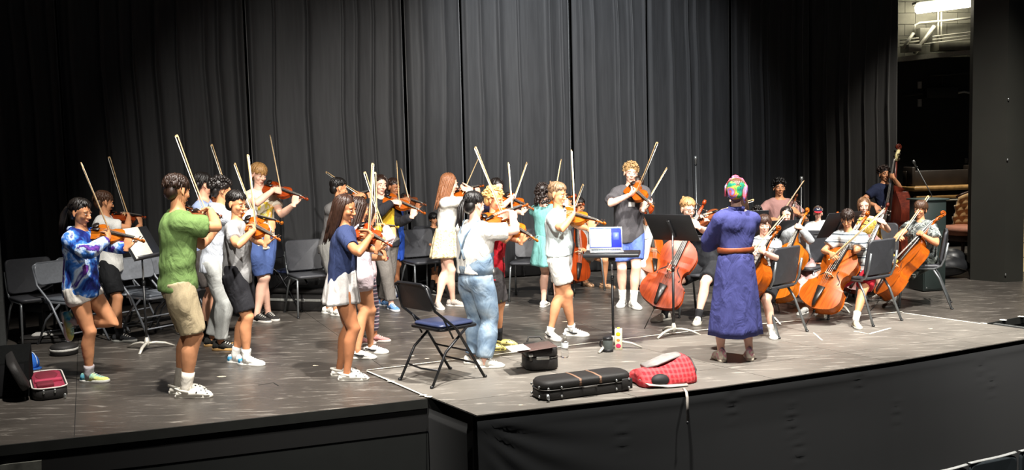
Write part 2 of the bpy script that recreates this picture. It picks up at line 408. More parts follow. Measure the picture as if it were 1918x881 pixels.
# ---- white tape and paint marks
M_TAPE = mat('white_tape', '#d9d6c8', 0.6)
def strip(px, wd, label, z=0.0105, h=0.0015, name='tape_strip', m=M_TAPE):
    P = [fl(*p) for p in px]; mb = MB(); rr = []
    for i, p in enumerate(P):
        t = (P[min(i+1, len(P)-1)]-P[max(i-1, 0)]).normalized(); nr = V(-t.y, t.x, 0)*wd/2
        a, b = p+nr, p-nr; rr.append([V(a.x, a.y, z), V(b.x, b.y, z), V(b.x, b.y, z+h), V(a.x, a.y, z+h)])
    return single(name, mb.loft(rr).mesh(name, m, False), label, 'tape')
strip([(687, 697.5), (800, 746)], 0.016, 'white tape line down the left side of the thrust platform')
strip([(687, 696), (867, 674), (1037, 653), (1233, 629.5), (1400, 611), (1690, 586)], 0.014, 'long white tape line where the thrust platform meets the stage')
strip([(1690, 588), (1836, 608.5)], 0.02, 'white tape line down the right side of the thrust platform')
strip([(1600, 623), (1628, 628), (1668, 617)], 0.022, 'short bent strip of white tape under the chair at right')
strip([(1450, 596), (1462, 610)], 0.018, 'short white tape tick between the cello players\' feet')
strip([(1524, 626), (1540, 640)], 0.014, 'thin pale chalk tick near the thrust front')
for i, (x, y) in enumerate(((733, 717), (793, 743), (803, 746))):
    strip([(x-6, y), (x+6, y+1)], 0.03, ['ragged white tape scrap halfway down the thrust side line', 'ragged white tape scrap at the stage corner', 'white tape dot on the thrust corner'][i], 0.0125, 0.001, 'tape_scrap')
for i, (x, y) in enumerate(((1842, 606.5), (1879, 600), (1913, 593.5))):
    q = fl(x, y); mb = MB(); mb.slab([(q.x+.035*math.cos(a), q.y+.035*math.sin(a)) for a in np.linspace(0, 2*PI, 12, endpoint=False)], 0.0004, 0.003)
    single('edge_marker', mb.mesh('edge_marker', M_TAPE, False), ['white edge marker dot nearest the thrust platform corner', 'middle white edge marker dot on the right stage lip', 'rightmost white edge marker dot on the stage lip'][i], 'marker', group='white edge markers')
for i, (x, y, s) in enumerate(((415, 706, .045), (590, 685, .03), (770, 667, .03), (800, 672, .025), (1085, 775 - 40, .02), (1060, 603, .05), (1743, 618, .025), (975, 762, .02))):
    q = fl(x, y); mb = MB(); mb.slab([(q.x+s*(0.8+.3*math.sin(3*a+i))*math.cos(a), q.y+.5*s*math.sin(a)) for a in np.linspace(0, 2*PI, 9, endpoint=False)], 0.0003, 0.0118 if i in (4, 6, 7) else 0.0012)
    single('paper_scrap', mb.mesh('paper_scrap', mat('paper', '#d8cbb4', 0.8), False),
        ['pale scrap on the floor right of the white clogs of the green T-shirt player', 'pale scrap left of the white clogs of the navy T-shirt player', 'tiny pale scrap left of the empty folding chair', 'tiny pale scrap behind the legs of the folding chair', 'tiny pale speck in front of the long violin case', 'pale smear on the floor by the high-top sneakers', 'tiny white speck near the right end of the thrust', 'tiny white speck near the left corner of the thrust front'][i], 'scrap')
# small floor trap outline
tr = [(484, 722), (512, 717.5), (521, 723)]
strip(tr, 0.012, 'dark cut line of a small floor pocket in the stage', 0.0002, 0.0012, 'floor_pocket_line', M_SUB)
# ---- back curtain, in separate drapes
M_CURT, nt, b = newmat('black_velour')
nz = N(nt, 'ShaderNodeTexNoise', i_Scale=1.0, i_Detail=4.0); nt.links.new(objco(nt, (30, 30, 2)), nz.inputs[0])
nt.links.new(ramp(nt, nz.outputs[0], [(0.3, '#29292a'), (0.7, '#333334')]), b.inputs['Base Color'])
b.inputs['Roughness'].default_value = 0.62; b.inputs['Specular IOR Level'].default_value = 0.35; b.inputs['Sheen Weight'].default_value = 0.25; b.inputs['Sheen Roughness'].default_value = 0.4
CA = math.atan(0.36); CEX = V(math.cos(CA), math.sin(CA), 0); CEN = V(math.sin(CA), -math.cos(CA), 0); C0 = V(-2.6, 13.5, 0)
def curtU(x):   # curtain coordinate seen at pixel column x (at eye height)
    r = ray(x, 280); t = ((C0-CP).dot(CEN))/(r.dot(CEN)); return (CP+r*t-C0).dot(CEX)
seams = [-6.2, curtU(120), curtU(470), curtU(765), curtU(872), curtU(1075), curtU(1216), curtU(1372), curtU(1520), curtU(1686)]
clabel = ['unlit black drape at the far left of the back curtain', 'dim black drape behind the player in the galaxy hoodie', 'black drape behind the blond-lit left group of players', 'narrow black drape behind the floral dress player', 'black drape behind the white shorts player', 'brightly lit black drape behind the purple tie-dye-free player facing front', 'black drape behind the conductor', 'dark drape behind the player in the pink T-shirt', 'darkest drape at the right end of the back curtain']
clabel = ['unlit black drape at the far left end of the back curtain', 'dim black drape behind the galaxy hoodie and green T-shirt players', 'wide black drape behind the blue shorts and navy T-shirt players', 'narrow black drape behind the floral dress player', 'black drape behind the red T-shirt player', 'brightest lit black drape behind the laptop stand', 'black drape behind the cellist with glasses', 'dark drape behind the conductor and pink T-shirt player', 'darkest drape at the right end of the back curtain']
for k in range(len(seams)-1):
    u0, u1 = seams[k]+0.012, seams[k+1]-0.012; rs = np.random.RandomState(40+k)
    n = int((u1-u0)/0.014); us = np.linspace(u0, u1, n+1); prof = np.zeros(n+1)
    # irregular pleats: broad flats with narrow ridges
    u = u0; ridges = []
    while u < u1: ridges.append((u, 0.022+0.04*rs.rand(), 0.010+0.034*rs.rand()**2.5, rs.rand())); u += 0.12+0.36*rs.rand()
    for (c, a, wd, s) in ridges:
        dlt = us-c; prof += a*np.exp(-np.abs(dlt/(wd*(0.7+0.9*(dlt > 0)*s+0.25)))**1.6)
    prof += 0.02*np.sin(us*3.1+k)+0.007*np.sin(us*8.3+2*k)+0.03*(k % 2)
    edgef = np.minimum((us-u0)/0.07, (u1-us)/0.07); prof -= 0.10*np.clip(1-edgef, 0, 1)**2
    zs = [0.02, 0.6, 1.2, 1.8, 2.4, 3.0, 3.6, 4.4, 6.5]; vs = []; fs = []
    sw = [0.02*math.sin(1.3*z+k)+0.012*math.sin(2.9*z+2*k) for z in zs]
    for i in range(n+1):
        for j, z in enumerate(zs):
            P = C0+CEX*(us[i]+sw[j]*min(1, edgef[i]*0.3))+CEN*(prof[i]*(1.15-0.06*z))
            vs.append((P.x, P.y, z))
    q = len(zs)
    for i in range(n):
        for j in range(q-1): a = i*q+j; fs.append((a, a+q, a+q+1, a+1))
    o = single('stage_curtain', MB().add(vs, fs).mesh('stage_curtain', M_CURT), clabel[k], 'curtain', group='black drapes of the back curtain')
    sol = o.modifiers.new('thickness', 'SOLIDIFY'); sol.thickness = 0.006
# backing wall behind the curtain so no light leaks
M_BW = mat('dark_wall', '#161716', 0.8, 0, 0.2, 4)
a, b2 = C0+CEX*-7-CEN*0.6, C0+CEX*9.2-CEN*0.6
structure('wall_back', ribbon([a, b2], -0.2, 7.0, 0, 0.1, M_BW, 'wall_back'))
# ---- right wing: dark block wall with ledge and conduits
WD = 18.2
wl, wr_ = at(1560, 448, WD), at(2060, 440, WD+0.6)
wl.z = wr_.z = 0
def wz(y): return at(1750, y, WD).z
structure('wall_wing', ribbon([wl, wr_], -0.2, wz(108), 0, 0.2, mat('wing_wall_black', '#1a1b18', 0.7, 0, 0.25, 3), 'wall_wing'), 'black lower wall of the wing beyond the curtain')
M_CMU = mat('block_wall', '#77766c', 0.8, 0, 0.15, 6, 0.2)
up = structure('wall_wing_upper', ribbon([wl, wr_], wz(108), 6.5, -0.12, 0.1, mat('mortar', '#4a4a43', 0.9), 'wall_wing_upper'), 'grey block wall above the ledge in the wing')
wx = (wr_-wl).normalized(); wn = V(wx.y, -wx.x, 0)
bm = MB().box((0, 0, 0), (0.392, 0.03, 0.192)).mesh('block', M_CMU, False)
s0 = (at(1670, 50, WD)-wl).dot(wx)
for r in range(9):
    for c in range(7):
        P = wl+wx*(s0+c*0.4+(0.2 if r % 2 else 0))-wn*0.115; P.z = wz(108)+0.1+r*0.2
        part('block', bm, up, frame(P, wx, -wn, (0, 0, 1)))
def wp(x, y, off=0.05):
    r = ray(x, y); P0 = wl+wn*off; t = (P0-CP).dot(wn)/r.dot(wn); return CP+r*t
M_PIPE = mat('conduit', '#c9c8bd', 0.45, 0.2, 0.05)
def pipe(px, r, label, off=0.06, m=M_PIPE, name='conduit'):
    P = [wp(x, y, off) for x, y in px]
    return single(name, MB().tube(P, r, 8).mesh(name, m), label, 'pipe')
led = MB(); L0, L1 = wp(1660, 113, .1), wp(1845, 94, .1)
led.loft([[p+V(0, 0, -.05)+wn*-.15, p+V(0, 0, -.05)+wn*.18, p+V(0, 0, .03)+wn*.18, p+V(0, 0, .03)+wn*-.15] for p in (L0, L1)])
structure('wall_ledge', led.mesh('wall_ledge', mat('ledge', '#a9a89c', 0.6), False), 'pale ledge across the wing wall')
pipe([(1712, 60), (1714, 47), (1722, 43), (1770, 39), (1830, 32)], 0.022, 'bent horizontal conduit just below the fluorescent lamp')
pipe([(1757, 22), (1757, 78)], 0.016, 'left one of the two upright conduits under the lamp')
pipe([(1763, 22), (1763, 78)], 0.016, 'right one of the two upright conduits under the lamp')
for i, y in enumerate((67, 73, 79)):
    pipe([(1686, y+8), (1735, y+3), (1830, y-8)], 0.014, ['topmost', 'middle', 'lowest'][i]+' of three parallel conduits above the ledge', 0.09+0.02*i)
pipe([(1713, 100), (1750, 49)], 0.035, 'long pale diagonal brace standing on the ledge', 0.2, name='brace')
pipe([(1692, 90), (1711, 62)], 0.028, 'short pale diagonal brace left on the ledge', 0.2, name='brace')
pipe([(1812, 90), (1826, 72)], 0.028, 'pale diagonal brace at the right end of the ledge', 0.2, name='brace')
def wbox(x0, y0, x1, y1, dpt, m, name, label, cat, off=0.0):
    a, b3 = wp(x0, y0, off), wp(x1, y1, off); cc = (a+b3)/2+wn*dpt/2; wdt = abs((b3-a).dot(wx)); h = abs(a.z-b3.z)
    return single(name, MB().box((0, 0, 0), (wdt, dpt, h), bev=0.006).mesh(name, m), label, cat, frame(cc, wx, -wn, (0, 0, 1)))
wbox(1742, 82, 1830, 96, 0.3, mat('duct', '#6a685d', 0.6, 0, 0.3, 5), 'duct', 'long dirty grey duct lying on the wall ledge', 'duct', 0.02)
wbox(1716, 54, 1739, 84, 0.14, mat('box_grey', '#7d7c72', 0.5), 'junction_box', 'grey junction box above the ledge', 'box')
wbox(1686, 86, 1710, 99, 0.3, mat('box_light', '#9c9b90', 0.5), 'junction_box', 'pale box at the left end of the ledge', 'box', 0.02)
wbox(1730, 165, 1788, 183, 0.12, mat('box_black', '#23241f', 0.6), 'cable_trough', 'black metal trough on the dark wing wall', 'box')
M_PL = mat('plate', '#a9a9a4', 0.5)
wbox(1718, 153, 1725, 166, 0.03, M_PL, 'switch_plate', 'upper pale switch plate on the dark wing wall', 'switch')
wbox(1718, 186, 1725, 200, 0.03, M_PL, 'switch_plate', 'lower pale switch plate on the dark wing wall', 'switch')
wbox(1806, 296, 1811, 306, 0.03, mat('plate_dim', '#6b6b66', 0.6), 'switch_plate', 'small dim switch plate beside the pillar', 'switch')
wbox(1805, 312, 1817, 321, 0.03, mat('plate_dim', '#6b6b66', 0.6), 'outlet_plate', 'small dim outlet plate beside the pillar', 'outlet')
M_DC = mat('conduit_dark', '#34342f', 0.5)
pipe([(1790, 175), (1806, 172), (1825, 176)], 0.02, 'short pale conduit leaving the black trough', 0.06)
pipe([(1740, 142), (1825, 137)], 0.016, 'thin dark conduit across the black wing wall', 0.05, M_DC)
pipe([(1764, 142), (1764, 165)], 0.014, 'dark upright conduit above the black trough', 0.05, M_DC)
pipe([(1690, 180), (1730, 176)], 0.014, 'dark conduit left of the black trough', 0.05, M_DC)
# fluorescent lamp
A_, B_ = wp(1716, 16, 0.35), wp(1820, 3, 0.35); lx = (B_-A_).normalized()
LM = frame((A_+B_)/2, lx, -wn, lx.cross(-wn)); LL = (B_-A_).length
flu = thing('fluorescent_lamp', 'long glowing fluorescent lamp high on the wing wall', 'lamp', LM)
part('housing', MB().box((0, .06, .09), (LL, .14, .05), bev=.01).mesh('housing', mat('lamp_white', '#c9c9c0', 0.4)), flu)
E_ = mat('lamp_glow', '#fff6dc', 0.4, emit=17)
part('diffuser', MB().box((0, 0, -.01), (LL, .16, .16), bev=.04).mesh('diffuser', E_), flu)
part('bracket', MB().box((0, .2, .05), (.1, .3, .04)).mesh('bracket', M_DC), flu)
# proscenium pillar at the right
q0, q1, q2 = fl(1817, 524), fl(1881, 529.5), fl(1916, 527)
pil = [(q1.x, q1.y), (q2.x, q2.y), (q2.x+1.0, q2.y+2.6), (q0.x+0.5, q0.y+1.2), (q0.x, q0.y)]
structure('wall_right', prism(pil, 0, 7.0, mat('pillar', '#262621', 0.6, 0, 0.1, 2), 'wall_right'), 'dark painted proscenium pillar at the right')
pm = fl(1881, 529.5)+V(-.02, -.012, 0)
for z, lb in ((0.10, 'lowest shiny bolt on the pillar corner'), (1.55, 'middle shiny bolt on the pillar corner'), (2.3, 'upper shiny bolt on the pillar corner')): single('pillar_bolt', MB().ell((0, 0, 0), (.012, .008, .016), 8, 6).mesh('pillar_bolt', CHROME), lb, 'bolt', Matrix.Translation(pm+V(0.03, 0, z)))
# cream block wall just past the pillar
s1, s2 = fl(1917, 529), fl(2150, 520)
wr2 = structure('wall_side', ribbon([s1+V(.25, 1.0, 0), s2+V(1, .5, 0)], -0.1, 6, 0, 0.1, mat('cream_mortar', '#3a362c', .9), 'wall_side'), 'cream block wall beyond the pillar')
sx = ((s2+V(1, .5, 0))-(s1+V(.25, 1.0, 0))).normalized(); sn = V(sx.y, -sx.x, 0)
cb = MB().box((0, 0, 0), (0.39, 0.04, 0.19)).mesh('block', mat('cream_block', '#cbb98c', .7), False)
for r in range(25):
    for c in range(3):
        P = s1+V(.25, 1.0, 0)+sx*(0.2+c*.4)+sn*.01; P.z = .1+r*.2; part('block', cb, wr2, frame(P, sx, -sn, (0, 0, 1)))
# grey flat at the extreme left edge
g0 = fl(12, 648); structure('wall_left', prism([(g0.x-1.2, g0.y), (g0.x, g0.y), (g0.x-.05, g0.y+.12), (g0.x-1.2, g0.y+.12)], 0, 5.0, mat('flat_grey', '#4b4d4c', .6), 'wall_left'), 'edge of a tall grey flat at the far left')
# ================================================================= PEOPLE
def head_proto():
    b = MB()
    b.ell((-.012, 0, .03), (.098, .076, .086), 20, 14); b.ell((.03, 0, -.028), (.060, .058, .086), 18, 12)
    b.ell((.034, 0, -.074), (.050, .046, .038), 14, 10); b.ell((.068, 0, -.098), (.021, .022, .016))
    b.tube([(.086, 0, .016), (.098, 0, -.005), (.113, 0, -.026)], [.008, .010, .0125], 8); b.ell((.112, 0, -.027), (.012, .012, .010))
    for s in (-1, 1):
        b.ell((.101, s*.011, -.031), (.010, .008, .007)); b.ell((.076, s*.030, .023), (.015, .026, .009))
        b.ell((.062, s*.034, -.026), (.028, .026, .026)); b.ell((-.004, s*.077, -.008), (.020, .008, .032)); b.ell((.004, s*.080, -.034), (.009, .007, .011))
        b.ell((.070, s*.031, .004), (.0185, .018, .013))
    b.ell((.088, 0, -.056), (.012, .023, .006)); b.ell((.085, 0, -.068), (.012, .019, .006))
    return remesh(b, .0062, 3)
HEAD = head_proto()
def hand_proto(curl, thumb, spread=1.0):
    b = MB()
    b.tube([(-.03, 0, 0), (0, 0, 0), (.025, 0, 0), (.06, .002, 0), (.088, .002, -.002)], [(.019, .025), (.019, .025), (.014, .036), (.013, .042), (.010, .040)], 12, side=(0, 0, 1))
    for i, (y, L, x0) in enumerate(((.031, .072, .086), (.011, .080, .090), (-.010, .074, .088), (-.030, .058, .080))):
        p = V(x0-.012, y, 0); a = 0.0; pts = [p]; sp = (y*1.6)*spread
        for seg, c in zip((.48, .3, .25), curl):
            a += math.radians(c); d = V(math.cos(a), sp*math.cos(a), -math.sin(a)); pts.append(pts[-1]+d*L*seg)
        pts[0] = p-V(.012, 0, 0); b.tube(pts, [.0095, .0095, .0085, .0075], 8); b.ell(pts[-1], (.0075,)*3, 8, 6)
    t = thumb; p = V(.018, .03, -.006); p1 = p+V(.022, .026*t[0], -.008); p2 = p1+V(.030, .008*t[0], -.016*t[1]); p3 = p2+V(.022, -.004, -.014*t[1])
    b.tube([V(.006, .018, -.002), p, p1, p2, p3], [.013, .0135, .012, .0105, .0085], 8); b.ell(p3, (.0085,)*3, 8, 6)
    return remesh(b, .0052, 2)
HANDS = {'curl': hand_proto((38, 62, 45), (0.5, 1.6)), 'bow': hand_proto((32, 38, 22), (0.3, 2.0)), 'rest': hand_proto((16, 22, 14), (0.9, 0.7)), 'fist': hand_proto((72, 80, 50), (0.3, 1.6))}
def xform(P, M): 
    A = np.array(M.to_3x3()); t = np.array(M.translation); return P @ A.T+t
# ---- footwear (x forward, origin under the ankle)
def shoe_meshes(kind):
    up, so = MB(), MB()
    if kind == 'clog': secs = [(-.075, .026, .045), (-.062, .036, .055), (-.02, .040, .058), (.03, .044, .066), (.075, .050, .072), (.12, .052, .066), (.155, .048, .052), (.18, .034, .038), (.19, .016, .028)]
    else: secs = [(-.078, .022, .060), (-.068, .032, .082), (-.03, .036, .092), (.015, .037, .094), (.045, .040, .084), (.085, .045, .064), (.125, .046, .053), (.16, .040, .044), (.182, .026, .034), (.192, .010, .026)]
    if kind == 'high': secs = [(x, w_, h+(.035 if x < .03 else .01)) for x, w_, h in secs]
    rr = []
    for x, hw, h in secs:
        rr.append([V(x, hw*math.copysign(abs(math.cos(a))**0.8, math.cos(a)), .018+(h-.018)*max(0, math.sin(a))**0.75 if math.sin(a) >= 0 else .018) for a in np.linspace(0, 2*PI, 14, endpoint=False)])
    up.loft(rr)
    ol = [(-.085, 0), (-.078, -.03), (-.03, -.038), (.03, -.036), (.085, -.049), (.14, -.050), (.185, -.028), (.20, 0), (.185, .028), (.14, .050), (.085, .049), (.03, .036), (-.03, .038), (-.078, .03)]
    so.slab(ol, 0.0, .026, bev=.004)
    return up, so
SH = {}
def shoe(parent, P, yaw, pitch, sc, kind, col, solecol, detail=None):
    for k in (kind,):
        if k not in SH: SH[k] = shoe_meshes(k)
    u, s_ = SH[kind]
    key = (kind, col); keys = ('sole', kind, solecol)
    if key not in MC: MC[key] = u.mesh('shoe', cm(col) if kind != 'clog' else mat('rubber', col, .45, 0, .04))
    if keys not in MC: MC[keys] = s_.mesh('sole', mat('sole', solecol, .55, 0, .05))
    M = Matrix.Translation(P) @ Matrix.Rotation(yaw, 4, 'Z') @ Matrix.Rotation(pitch, 4, 'Y') @ Matrix.Scale(sc, 4)
    o = part('shoe', MC[key], parent, M); part('sole', MC[keys], o)
    if kind == 'clog':
        if 'cloghole' not in MC:
            hb = MB()
            for x, y, z in ((.12, .03, .061), (.15, .022, .051), (.12, -.03, .061), (.15, -.022, .051), (.14, 0, .064), (.09, .046, .05), (.09, -.046, .05), (.165, .034, .036), (.165, -.034, .036)): hb.ell((x, y, z), (.007, .006, .005), 8, 5)
            MC['cloghole'] = hb.mesh('vent_holes', mat('hole', '#3a3832', .9))
            sb = MB(); sb.tube([(.03, .045, .05), (-.03, .046, .062), (-.085, 0, .066), (-.03, -.046, .062), (.03, -.045, .05)], [(.004, .010)]*5, 8, side=(0, 1, 0)); MC['clogstrap'] = sb
        part('vent_holes', MC['cloghole'], o)
        kk = ('strap', col)
        if kk not in MC: MC[kk] = MC['clogstrap'].mesh('strap', mat('rubber', col, .45, 0, .04))
        part('strap', MC[kk], o)
    else:
        if 'laces' not in MC:
            lb = MB()
            for i in range(4):
                x = .05+.022*i; z = .086-.0095*i; lb.tube([(x, -.022, z-.012), (x+.004, 0, z+.001), (x, .022, z-.012)], .0035, 6)
            MC['laces'] = lb.mesh('laces', cloth('#c9c7bf'))
        part('laces', MC['laces'], o)
        if detail == 'swoosh':
            if 'swoosh' not in MC:
                w_ = MB()
                for s in (-1, 1): w_.tube([(-.05, s*.036, .062), (.02, s*.043, .040), (.06, s*.047, .040), (.075, s*.047, .046)], [(.002, .004), (.003, .010), (.003, .008), (.002, .004)], 6, side=(0, 1, 0))
                MC['swoosh'] = w_.mesh('side_stripe', mat('swoosh', '#15161a', .6))
            part('side_stripe', MC['swoosh'], o)
    return o
# ---- hair in head space
def hair_mb(style, rs):
    b = MB()
    def lock(az, el, length, curl=0.0, rad=.011, drop=0.0, flat=.6):
        """a lock rooted on the crown, following the skull, then hanging"""
        C = V(-.016, 0, .036); R = V(.103, .084, .092); pts = []; e = el; n = 7; hang = None; step = length/n
        ph = rs.rand()*6
        for i in range(n+1):
            if hang is None:
                d = V(math.cos(e)*math.cos(az)*R.x, math.cos(e)*math.sin(az)*R.y, math.sin(e)*R.z)
                p = C+d*(1.04+.02*rs.rand())
                e -= step/.095
                if e < -0.15: hang = p
            else:
                p = pts[-1]+V(-.05*step*math.cos(az)-.10*step, -.10*step*math.sin(az)*1.0, -step*.98)
            if curl: p = p+V(curl*math.sin(ph+i*2.1), curl*math.cos(ph+i*1.7), curl*.5*math.sin(ph*2+i*2.6))
            pts.append(p)
        r = [(rad*q, rad*q*flat) for q in (.7, 1, 1.1, 1.1, 1, .85, .6, .25)]
        b.tube(pts, r, 6, side=(math.cos(az+PI/2), math.sin(az+PI/2), .01))
    curly = style in ('curly', 'afro', 'curly_long')
    f = 1.05 if curly else 1.0
    b.ell((-.024, 0, .044), (.102*f, .082*f, .086*f), 18, 12); b.ell((-.058, 0, -.012), (.052, .066, .072), 14, 10)
    if curly:
        n = 150 if style != 'afro' else 190; g = .018 if style == 'afro' else .012
        for i in range(n):
            az = rs.rand()*2*PI; e = math.asin(rs.uniform(-.35, 1)); front = math.cos(az) > .35
            if front and e < .42: continue
            d = V(math.cos(e)*math.cos(az)*.104, math.cos(e)*math.sin(az)*.085, math.sin(e)*.092)
            r = g*(.75+.6*rs.rand()); b.ell(V(-.02, 0, .04)+d*(1.06+.08*rs.rand()), (r, r, r*.9), 7, 5)
        if style == 'curly_long':
            for i in range(90):
                az = PI+rs.uniform(-1.9, 1.9); z = rs.uniform(-.16, .03); r = .017*(.7+.7*rs.rand())
                b.ell((-.03+.095*math.cos(az), .10*math.sin(az), z), (r,)*3, 7, 5)
    else:
        L = {'short': .10, 'messy': .125, 'bowl': .15, 'bob': .22, 'long': .40, 'longer': .46, 'wavy': .28, 'pony': .11, 'bun': .10}[style]
        cur = {'messy': .006, 'wavy': .009}.get(style, .002)
        for i in range(120):
            az = rs.rand()*2*PI; fr = math.cos(az)
            l = L*(.8+.35*rs.rand())
            if fr > .45: l = {'bowl': .125, 'messy': .105, 'short': .075}.get(style, .07)*(.85+.25*rs.rand())
            elif fr > .1: l = min(l, .15) if style in ('short', 'messy', 'pony', 'bun') else l
            if style in ('long', 'longer', 'bob', 'wavy') and fr > .45: az = math.copysign(1.15+.2*rs.rand(), math.sin(az)); l = L*(.8+.3*rs.rand())
            lock(az, 1.45-.5*rs.rand(), l, cur, .012 if style not in ('messy',) else .011)
        if style in ('long', 'longer'): 
            b.tube([(-.07, 0, .02), (-.095, 0, -.08), (-.10, 0, -.17), (-.10, 0, -.25)], [(.06, .03), (.075, .03), (.08, .028), (.06, .012)], 10, side=(0, 1, 0))
        if style == 'pony':
            for i in range(26):
                ph = rs.rand()*6; q = rs.rand()*.016; o = V(q*math.cos(ph)*.6, q*math.sin(ph), q*math.cos(ph))
                b.tube([V(-.105, 0, .03)+o*.4, V(-.145, 0, .015)+o, V(-.165, 0, -.05)+o*1.8, V(-.16, 0, -.13)+o*2.0, V(-.15, 0, -.20-.04*rs.rand())+o*1.4], [.008, .011, .012, .010, .003], 6)
        if style == 'bun':
            b.ell((-.09, 0, .085), (.035, .038, .034), 12, 8)
            for i in range(14):
                a = i*.45; b.tube([V(-.09, 0, .085)+V(.03*math.sin(a+t), .034*math.cos(a+t), .03*math.sin(2*a+t)) for t in (0, .5, 1)], .008, 6)
    return b
EYE = None
def face_parts(root, HM, hc, lipc, glasses=False):
    global EYE
    if EYE is None:
        e = MB(); e.ell((0, 0, 0), (.0090, .0115, .0058), 10, 7, k=0); e.ell((.0055, 0, -.0005), (.0050, .0048, .0052), 8, 6, k=1)
        lid = MB(); lid.tube([(.003, -.014, .003), (.0095, -.006, .008), (.0105, .003, .0085), (.004, .014, .003)], .0022, 5)
        mo = MB(); mo.tube([(.094, -.021, -.062), (.1005, -.008, -.061), (.1012, 0, -.0615), (.1005, .008, -.061), (.094, .021, -.062)], [(.0015, .002), (.003, .005), (.0035, .005), (.003, .005), (.0015, .002)], 6, side=(1, 0, 0))
        EYE = (e.mesh('eye', [mat('eye_white', '#b9b0a6', .5), mat('iris', '#1d1712', .25)]), lid, mo)
    e, lid, mo = EYE
    kb = ('brow', hc)
    if kb not in MC:
        br = MB(); br.tube([(.089, -.016, .026), (.0935, -.001, .031), (.083, .018, .027)], [(.0025, .003), (.0025, .0035), (.0015, .002)], 6, side=(1, 0, 0)); MC[kb] = br.mesh('eyebrow', hairm(hc))
    kl = ('lip', lipc)
    if kl not in MC: MC[kl] = mo.mesh('mouth', mat('lip', lipc, .45))
    for s in (-1, 1):
        o = part('eye', e, root, HM @ Matrix.Translation((.0835, s*.031, .001)) @ Matrix.Rotation(s*.25, 4, 'Z'))
        part('eyebrow', MC[kb], root, HM @ Matrix.Translation((.003, s*.031, 0)) @ Matrix.Scale(s, 4, (0, 1, 0)))
    part('mouth', MC[kl], root, HM)
    if glasses:
        if 'glasses' not in MC:
            g = MB()
            for s in (-1, 1):
                g.tube([(.104-.006*abs(math.sin(a)), s*.032+.021*math.cos(a), .002+.017*math.sin(a)) for a in np.linspace(0, 2*PI, 13)], .0022, 5)
                g.tube([(.10, s*.053, .006), (.05, s*.076, .006), (-.01, s*.083, .004)], .0018, 5)
            g.tube([(.106, -.011, .004), (.108, 0, .006), (.106, .011, .004)], .002, 5); MC['glasses'] = g.mesh('glasses', mat('glasses', '#2a2320', .3))
        part('glasses', MC['glasses'], root, HM)
def twobone(S, W, l1, l2, hint):
    d = W-S; D = d.length
    if D > (l1+l2)*.995: W = S+d*((l1+l2)*.995/D); d = W-S; D = d.length
    u = d/D; a = (l1*l1-l2*l2+D*D)/(2*D); h = math.sqrt(max(0, l1*l1-a*a))
    hv = hint-u*hint.dot(u); hv = hv.normalized() if hv.length > 1e-6 else u.orthogonal()
    return S+u*a+hv*h, W
def ell_ring(c, ax, ay, ra, rb, n=18, e=.92):
    return [c+ax*(ra*math.copysign(abs(math.cos(t))**e, math.cos(t)))+ay*(rb*math.copysign(abs(math.sin(t))**e, math.sin(t))) for t in (2*PI*j/n for j in range(n))]
SEED = [0]
TORSO = [(-.045, .072, .060), (0, .096, .068), (.05, .090, .063), (.10, .081, .056), (.17, .088, .060), (.235, .098, .064), (.28, .094, .056), (.306, .066, .046), (.325, .036, .038)]
def yv(deg): a = math.radians(deg); return V(math.cos(a), math.sin(a), 0)
class P_: pass
def skeleton(sp):
    """joint positions from where the photo puts feet, seat and head"""
    k = P_(); k.sp = sp
    feet = [fl(*p)-yv(sp['yaw'])*(.0 if sp.get('seat') else .05) for p in sp['feet']]; G = (feet[0]+feet[1])/2
    k.F = yv(sp['yaw']); k.L = V(-k.F.y, k.F.x, 0)
    hx, ty = sp['top']
    if sp.get('seat'):
        k.seated = True; hx_, hd_ = sp['seat']; hip = fl(hx_, 275-.0254*(hx_-959)+1.34*1900/hd_, 0.53); zt = ztop(hip, ty); k.H = (zt-.45)/.535; hip.z = .45+.075*k.H/1.5; k.G = V(hip.x, hip.y, 0)
    else:
        k.seated = False; k.G = G; zt = ztop(G, ty); k.H = zt; hip = V(G.x, G.y, .514*k.H)
    H = k.H
    # lean so the head sits in the right pixel column
    hz = zt-.07*H; d = dep(V(k.G.x, k.G.y, hz)); want = at(hx, ty+8, d); off = V(want.x-k.G.x, 0, 0)
    if off.length > .4*H: off *= .4*H/off.length
    off += k.F*sp.get('lean', 0.0)
    if not k.seated: hip = hip+off*.18
    k.hip = hip; up_len = zt-hip.z; hs = .138 if H < 1.6 else .132
    k.hs = hs*H/.232                                    # head scale
    nb = V(k.G.x, k.G.y, 0)+off*.93; nb.z = hip.z+(zt-hip.z)-(hs*H*1.17); k.neck = nb
    k.up = (nb-hip).normalized(); k.sl = (nb-hip).length/.325   # unit for torso sections
    k.headc = V(k.G.x, k.G.y, 0)+off*1.0; k.headc.z = zt-hs*H*.5
    tw = sp.get('twist', 0); k.SL = yv(sp['yaw']+tw+90); k.SF = yv(sp['yaw']+tw)
    k.feet = feet
    k.S = {s: hip+k.up*(.272*k.sl)+k.SL*(s*.098*H) for s in (1, -1)}
    return k
